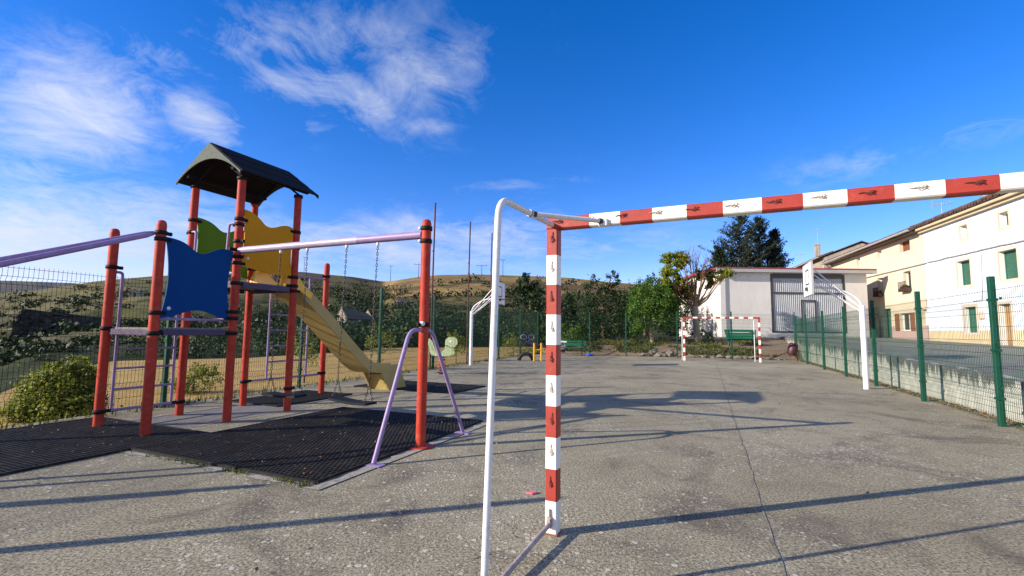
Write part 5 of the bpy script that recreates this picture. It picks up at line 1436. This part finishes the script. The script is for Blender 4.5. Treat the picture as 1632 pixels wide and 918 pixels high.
# conifers behind the shed
def conifer(label, base, H, Rb, n, seed, mat='L_dark2', z0=.12, tuft=.30):
    rs = np.random.RandomState(seed); root = thing('conifer', label, 'conifer', base, 0, 'dark conifers behind the shed'); m = MB()
    m.tube([(0, 0, 0), (0, 0, H * .6), (0, 0, H * .97)], [.22, .12, .02], 8); pts, nr = [], []
    z = H * z0
    while z < H * .985:
        t = (z / H - z0) / (1 - z0); Lb = Rb * ((1 - t) ** .8) * rs.uniform(.75, 1.15) + .12
        for k in range(rs.randint(4, 7)):
            a = rs.uniform(0, 2 * math.pi); L_ = Lb * rs.uniform(.5, 1.25); d = np.array([math.cos(a), math.sin(a), 0]); up = .10 + .55 * t + rs.uniform(-.1, .15)
            e = d * L_ + np.array([0, 0, z + L_ * up]); m.tube([(0, 0, z), tuple(d * L_ * .5 + np.array([0, 0, z + L_ * up * .35])), tuple(e)], [.05 * (1.2 - t), .03, .008], 5)
            ns = max(4, int(L_ / .16))
            for i in range(ns):
                s_ = (i + 1) / ns; c = d * L_ * s_ + np.array([0, 0, z + L_ * up * s_ ** 1.6]); k2 = int(10 + 8 * s_)
                side = np.array([-d[1], d[0], 0]) * rs.normal(size=(k2, 1)) * tuft * (.45 + .5 * (1 - s_)) * min(1, L_)
                pts.append(c + side + rs.normal(size=(k2, 3)) * .085); nr.append(np.tile(d * .4 + np.array([0, 0, .7]), (k2, 1)))
        z += H * .021 * rs.uniform(.8, 1.3)
    p, q = np.concatenate(pts), np.concatenate(nr)
    if len(p) > n: s_ = rs.permutation(len(p))[:n]; p, q = p[s_], q[s_]
    v, f = leaf_arrays(p, q, .21, rs, .42); fast_mesh('crown', v, f, M[mat], root); m.build('trunk', M['bark'], root)
for (px_, yt, Y_, wpx, sd, lab) in ((1183, 342, 45, 50, 41, 'tall dark conifer behind the shed, the left and taller of the pair'), (1216, 346, 46.5, 36, 42, 'dark conifer behind the shed, right of its taller neighbour'), (1240, 366, 47, 20, 43, 'short slim dark conifer at the right end of the clump behind the shed'), (1150, 392, 45.5, 22, 44, 'short dark conifer at the left end of the clump behind the shed')):
    zt = P(px_, yt, Y_).z; q = P(px_, 540, Y_); conifer(lab, Vector((q.x, Y_, 1.2)), zt - 1.2, wpx * Y_ / FPX * 1.75, 22000, sd)

# pollarded tree
b = T2(1112, 28.9)
root = thing('pollarded_tree', 'pollarded tree with pale trunk, bare twigs and yellow-green tufts before the shed', 'tree', b)
rs = np.random.RandomState(50); m = MB(); tw = MB()
top = P(1107, 488, 28.9) - b
m.tube([(0, 0, -.15), (.0, 0, .6), (top.x * .6, 0, top.z * .6), tuple(top)], [.24, .19, .17, .19], 12); m.build('trunk', M['bark_l'], root); m = MB()
ends = []
for (px_, py_) in [(1066, 420), (1075, 412), (1088, 412), (1096, 404), (1104, 408), (1114, 405), (1124, 414), (1133, 420), (1140, 436), (1152, 437), (1158, 441), (1062, 440), (1056, 452), (1064, 462), (1076, 470), (1120, 425), (1090, 425), (1110, 418), (1146, 446), (1070, 450), (1128, 430), (1100, 415)]:
    e = P(px_, py_, 28.9 + rs.uniform(-.9, .9)) - b; ends.append(e)
    s_ = top + Vector((rs.uniform(-.12, .12), rs.uniform(-.1, .1), rs.uniform(-.25, .05))); mid = s_.lerp(e, .45) + Vector((rs.uniform(-.12, .12), rs.uniform(-.1, .1), -.12 * abs(e.x - s_.x)))
    m.tube([s_, mid, s_.lerp(e, .78) + Vector(rs.normal(size=3) * .05), e], [.066, .044, .022, .008], 7)
    for k in range(9):
        t = rs.uniform(.45, 1.0); o = mid.lerp(e, t); dd = (e - s_).normalized() * rs.uniform(.25, .75) + Vector(rs.normal(size=3) * .24) + Vector((0, 0, .22)); tw.tube([o, o + dd * .5 + Vector(rs.normal(size=3) * .03), o + dd], [.012, .008, .004], 4)
m.build('limbs', M['limb'], root); tw.build('twigs', M['twig'], root)
for mt, lobes, n in (('L_poll', [lobe(1076, 412, 28.9, 21, 10, b, 0, .8), lobe(1066, 434, 28.7, 14, 9, b, 0, .6), lobe(1060, 424, 28.9, 10, 8, b, 0, .5), lobe(1084, 420, 28.6, 14, 8, b, 0, .6), lobe(1152, 436, 28.7, 17, 6, b, 0, .6), lobe(1138, 443, 28.8, 10, 7, b, 0, .5), lobe(1059, 449, 28.8, 9, 9, b, 0, .5), lobe(1078, 447, 28.6, 12, 8, b, 0, .5)], 6500), ('L_brown', [lobe(1122, 438, 29.2, 12, 10, b, 0, .6), lobe(1078, 462, 29, 22, 10, b, 0, .7), lobe(1090, 470, 29.2, 16, 9, b, 0, .7), lobe(1066, 455, 29.2, 12, 10, b, 0, .6), lobe(1098, 455, 29.3, 12, 12, b, 0, .6), lobe(1130, 452, 29.3, 10, 9, b, 0, .5)], 3800)):
    p, q, cc = crown_points(lobes, n, rs, 12, .4); v, f = leaf_arrays(p, q, .155, rs); fast_mesh('crown', v, f, M[mt], root)

# grass of the garden bed, leaf litter along the fence foot, weeds at the court edge
rs = np.random.RandomState(60); P_ = []
for i in range(9000):
    x_ = rs.uniform(GX0 + .3, GX1 - .2); y_ = gy(x_) + .6 + rs.uniform(0, 1) ** 1.2 * 4.2
    if fbm(x_ * .7, y_ * .8, 3, 9) < .40 or y_ > 31.8: continue
    P_.append((x_, y_, gz(x_, y_) + .03))
def blades(name, pts, h, mat, w_=.03):
    pts = np.array(pts); n = len(pts); a = rs.uniform(0, 2 * math.pi, n); d = np.stack([np.cos(a), np.sin(a), np.zeros(n)], 1) * w_
    l = rs.normal(size=(n, 3)) * h * .35; l[:, 2] = h * rs.uniform(.5, 1.3, n)
    v = np.stack([pts - d, pts + d, pts + d * .3 + l, pts - d * .3 + l], 1).reshape(-1, 3); o = fast_mesh(name, v, np.arange(4 * n).reshape(-1, 4), M[mat]); o['kind'] = 'stuff'; return o
blades('grass', P_, .13, 'L_grass')
P_ = []
for i in range(1100):
    t = rs.uniform(-1.5, 24); X0 = LF0 + LD * t - LN * rs.uniform(-.25, .12); P_.append((X0.x, X0.y, FIELDZ + .05 if (X0 - LF0).dot(LN) > 0.2 else 0.0))
blades('edge_weeds', P_, .09, 'L_grass', .012)
P_, N_ = [], []
for i in range(2600):
    t = rs.uniform(-1, 17.8); wv = abs(rs.normal()) * .13; X0 = RF0 + RD * t + RN * (WOFF - .02 - wv); P_.append((X0.x, X0.y, .012)); N_.append((0, 0, 1.2))
v, f = leaf_arrays(P_, N_, .05, rs, .6); o = fast_mesh('leaf_litter', v, f, M['L_dry']); o['kind'] = 'stuff'
P_, N_ = [], []
for i in range(420):
    x_, y_ = rs.uniform(-5, 9), rs.uniform(2.6, 18); P_.append((x_, y_, .03)); N_.append((0, 0, 2))
v, f = leaf_arrays(P_, N_, .028, rs, .6); o = fast_mesh('scattered_leaves', v, f, M['L_dry']); o['kind'] = 'stuff'

P_, N_ = [], []
for i in range(260):
    q = m1 + mat_u * rs.uniform(.1, 2.6) + mat_v * rs.uniform(.1, 3.0); P_.append((q.x, q.y, .036)); N_.append((0, 0, 2))
for i in range(120):
    q = m1 - mat_u * rs.uniform(.1, 2.2) + mat_v * rs.uniform(-1.8, .8); P_.append((q.x, q.y, .036)); N_.append((0, 0, 2))
v, f = leaf_arrays(P_, N_, .022, rs, .7); o = fast_mesh('mat_litter', v, f, M['L_dry']); o['kind'] = 'stuff'
P_ = []
for i in range(420):
    t = rs.uniform() ** .6; q = m1.lerp(m2, t) - mat_v * (.03 + abs(rs.normal()) * .025)
    if vnoise(t * 9, 2, 8) > .42: P_.append((q.x, q.y, .004))
blades('edge_grass', P_, .030, 'L_grass', .005)
# hedge belt at the far edge of the field and scrub over the hills (uncountable)
def scrub(name, spots, leaf, mat, per):
    rs2 = np.random.RandomState(70); V_, N_ = [], []; S_ = []
    for (x_, y_, z, r, h) in spots:
        k = per; d = rs2.normal(size=(k, 3)); d /= np.linalg.norm(d, axis=1, keepdims=True); rad = rs2.uniform(.45, 1.05, size=(k, 1))
        lump = 1 + .35 * np.sin(d[:, :1] * 5 + x_) * np.cos(d[:, 2:] * 6 + y_)
        p = d * rad * lump * np.array([r, r, h]) + np.array([x_, y_, z + h * .55]); V_.append(p); N_.append(d + np.array([0, 0, .3])); S_.append(np.full((k, 1), r * leaf))
    P_, N2, S2 = np.concatenate(V_), np.concatenate(N_), np.concatenate(S_)
    v, f = leaf_arrays(P_, N2, 1.0, rs2, .75); c = np.repeat(P_, 4, axis=0); sc = np.repeat(S2, 4, axis=0); v = c + (v - c) * sc
    o = fast_mesh(name, v, f, M[mat]); o['kind'] = 'stuff'; return o
rs = np.random.RandomState(80); sp = []
for i in range(230):
    px_ = rs.uniform(545, 1000); Yf = lerp_tab(FEDGE, px_); Y_ = Yf + rs.uniform(.5, 14); q = tpos(px_, Y_); r = rs.uniform(.8, 1.9); 
    hm = 1.0 + .35 * math.sin(px_ * .03); sp.append((q.x, q.y, q.z - .3, r, rs.uniform(1.2, 2.1) * hm))
for i in range(75):
    px_ = rs.uniform(190, 560); Yf = lerp_tab(FEDGE, px_); Y_ = Yf * rs.uniform(1.03, 1.7); q = tpos(px_, Y_); r = rs.uniform(.5, 1.1) * Yf / 26; sp.append((q.x, q.y, q.z - .25, r, r * rs.uniform(.7, 1.15)))
for i in range(40):
    px_ = rs.uniform(-60, 190); Yf = lerp_tab(FEDGE, px_); Y_ = Yf * rs.uniform(1.3, 3.2); q = tpos(px_, Y_); r = rs.uniform(.2, .5); sp.append((q.x, q.y, q.z - .15, r, r * .7))
scrub('hedge', sp, .20, 'L_dark', 170)
sp = []
while len(sp) < 1000:
    px_ = rs.uniform(-80, 1060); Yf = lerp_tab(FEDGE, px_); Ys = ridgeY(px_); s_ = rs.uniform(.18, .93); Y_ = Yf * (Ys / Yf) ** s_
    q = tpos(px_, Y_); d = fbm(q.x * .045 + 3, q.y * .03, 3, 31)
    band = abs(math.sin(s_ * 17 + px_ * .006)) ** 3
    if d + .30 * band < .55 - (.04 if px_ < 620 else .02): continue
    if px_ > 620 and s_ > .70 and rs.uniform() < .80: continue
    if px_ < 420 and rs.uniform() < .60: continue
    r = rs.uniform(.5, 1.5) * (Y_ / 80) ** .45; sp.append((q.x, q.y, q.z - .2, r * rs.uniform(1, 1.8), r * rs.uniform(.6, 1.1)))
for px_ in np.linspace(500, 650, 20):
    Y_ = 150 + rs.uniform(-15, 15); q = tpos(px_, Y_); sp.append((q.x, q.y, q.z, rs.uniform(1.6, 3.2), rs.uniform(1.6, 3.0)))
scrub('scrub', sp, .28, 'L_scrub', 70)

# far things on the slopes: stone barn, dark ruin, small hut, pylons
q0 = tpos(548, 60); 
def fpt(px, py, Y): return P(px, py, Y)
a = fpt(527, 532, 58); b_ = fpt(551, 532, 56); c = fpt(594, 530, 60)
br = thing('stone_barn', 'small grey stone barn with broken roof below the hillside, seen left of the chains', 'barn', (b_.x, b_.y, a.z - 1.2))
o3 = Vector((b_.x, b_.y, a.z - 1.2)); hgt = fpt(551, 508, 56).z - o3.z; hap = fpt(536, 490, 57).z - o3.z
A_, B_, C_ = Vector((a.x, a.y + 1.5, 0)) - Vector((o3.x, o3.y, 0)), Vector((0, 0, 0)), Vector((c.x, c.y, 0)) - Vector((o3.x, o3.y, 0))
D_ = A_ + C_; Z = lambda z: Vector((0, 0, z)); m = MB()
m.quad(B_, C_, C_ + Z(hgt), B_ + Z(hgt)); m.add([A_, B_, B_ + Z(hgt), (A_ + B_) / 2 + Z(hap), A_ + Z(hgt)], [(0, 1, 2, 3, 4)]); m.quad(A_, D_, D_ + Z(hgt), A_ + Z(hgt)); m.add([D_, C_, C_ + Z(hgt), (C_ + D_) / 2 + Z(hap), D_ + Z(hgt)], [(0, 1, 2, 3, 4)])
m.build('wall', M['stone'], br)
m = MB(); r1, r2 = (A_ + B_) / 2 + Z(hap + .03), (C_ + D_) / 2 + Z(hap * .86)
ov = (B_ - A_).normalized() * .3
m.prism([B_ + ov + Z(hgt - .05), C_ + ov + Z(hgt - .05), r2, r1], (0, 0, .12)); m.prism([A_ - ov + Z(hgt - .05), r1, r2, D_ - ov + Z(hgt - .05)], (0, 0, .12)); m.build('roof', M['bark'], br)
m = MB(); mid = (B_ + C_) / 2; m.box(mid + Z(hgt * .55) + Vector((0, -.02, 0)), (.5, .12, .6), ((C_ - B_).normalized(), Vector((0, 1, 0)), Vector((0, 0, 1)))); m.build('window', M['darkmetal'], br)
# ruined dark stone wall on the left slope
qa, qb = fpt(14, 548, 42), fpt(104, 545, 46); zt0, zt1 = fpt(14, 495, 42).z, fpt(104, 503, 46).z
vs, fs = [], []; N, K = 36, 14
for i in range(N + 1):
    for j in range(K + 1):
        t, s_ = i / N, j / K; p = qa.lerp(qb, t); zt = zt0 + (zt1 - zt0) * t + .5 * (vnoise(i * .5, 3, 4) - .5); zb = min(qa.z, qb.z) - .6
        vs.append((p.x + .5 * (vnoise(i * .8, j * .8, 1) - .5), p.y + .9 * (vnoise(i * .6, j * .9, 6) - .5) + s_ * .5, zb + (zt - zb) * s_))
for i in range(N):
    for j in range(K): k = i * (K + 1) + j; fs.append((k, k + K + 1, k + K + 2, k + 1))
n0 = len(vs)
for i in range(N + 1):
    p = vs[i * (K + 1) + K]; vs.append((p[0] + .2, p[1] + 3.0, p[2] - .3)); vs.append((p[0] + .2, p[1] + 3.2, p[2] - 5))
for i in range(N):
    a_, b2 = i * (K + 1) + K, (i + 1) * (K + 1) + K; fs.append((a_, b2, n0 + 2 * (i + 1), n0 + 2 * i)); fs.append((n0 + 2 * i, n0 + 2 * (i + 1), n0 + 2 * (i + 1) + 1, n0 + 2 * i + 1))
for i in (0, N):
    lo_, hi_ = vs[i * (K + 1)], vs[i * (K + 1) + K]; k = len(vs); vs += [(lo_[0], lo_[1], lo_[2]), (lo_[0] + .2, lo_[1] + 3.2, lo_[2]), (hi_[0] + .2, hi_[1] + 3.0, hi_[2] - .3), hi_]; fs.append((k, k + 1, k + 2, k + 3))
o = mesh_obj('ruined_wall', [Vector(v) - qa for v in vs], fs, M['stone_d']); o.location = qa; tag(o, 'dark crumbling rock wall on the slope behind the left fence', 'ruin')
def hut(px, py, Y, w_, h_, mat, label, nm='hut'):
    p = fpt(px, py, Y); root = thing(nm, label, 'hut', p - Vector((0, 0, .3)), R(15))
    m = MB(); m.box((0, 0, h_ / 2), (w_, w_ * .8, h_)); m.add([(-w_ / 2, -w_ * .4, h_), (w_ / 2, -w_ * .4, h_), (w_ / 2, w_ * .4, h_ * 1.0), (-w_ / 2, w_ * .4, h_)], [(0, 1, 2, 3)]); m.build('wall', M[mat], root)
    m = MB(); m.prism([(-w_ / 2 - .15, -w_ * .45, h_ + .02), (-w_ / 2 - .15, w_ * .45, h_ + .02), (-w_ / 2 - .15, 0, h_ * 1.35)], (w_ + .3, 0, 0)); m.build('roof', M['tile'], root)
    m = MB(); m.box((.1 * w_, -w_ * .4 - .01, h_ * .4), (w_ * .25, .06, h_ * .7)); m.build('door', M['darkmetal'], root)
def on_hill(px, py):
    """distance at which the hillside is seen at this picture height"""
    Yf, Ys = lerp_tab(FEDGE, px), ridgeY(px); best = None
    for s_ in np.linspace(.05, 1, 90):
        Y = Yf * (Ys / Yf) ** s_; d = abs(P(px, py, Y).z - terrain_z(px, Y))
        if best is None or d < best[0]: best = (d, Y)
    return best[1]
for (px_, py_, w_, h_, mt, lab) in ((216, 472, 1.9, 1.3, 'w_stone', 'tiny pale hut on the left hillside between two red posts'), (640, 486, 2.2, 1.5, 'w_pink', 'little reddish hut among the bushes left of the swing end post')):
    hut(px_, py_, on_hill(px_, py_), w_, h_, mt, lab)
def pylon(px, ytop, cross, label):
    Y_ = ridgeY(px) * .96; p = tpos(px, Y_); H_ = P(px, ytop, Y_).z - p.z; root = thing('power_pylon', label, 'pylon', p, 0, 'pylons along the hill crest')
    m = MB(); m.tube([(0, 0, 0), (0, 0, H_)], [.16, .10], 6); m.build('mast', M['rod'], root)
    m = MB(); m.box((0, 0, H_ - .1), (cross, .14, .16))
    for k in (-1, 0, 1): m.tube([(k * cross * .45, 0, H_ - .1), (k * cross * .45, 0, H_ + .5)], .08, 5)
    m.build('crossarm', M['rod'], root)
for px_, yt, cr_, lab in ((482, 410, 2.0, 'slim pylon on the skyline between the swing chains'), (621, 424, 2.2, 'slim mast on the skyline in the dip between the hills'), (666, 421, 4.6, 'T shaped power pylon just left of the swing end post'), (767, 423, 4.6, 'T shaped power pylon on the crest between the rusty rods'), (801, 414, 2.2, 'lattice mast on the crest right of the bent goal stay')):
    pylon(px_, yt, cr_, lab)
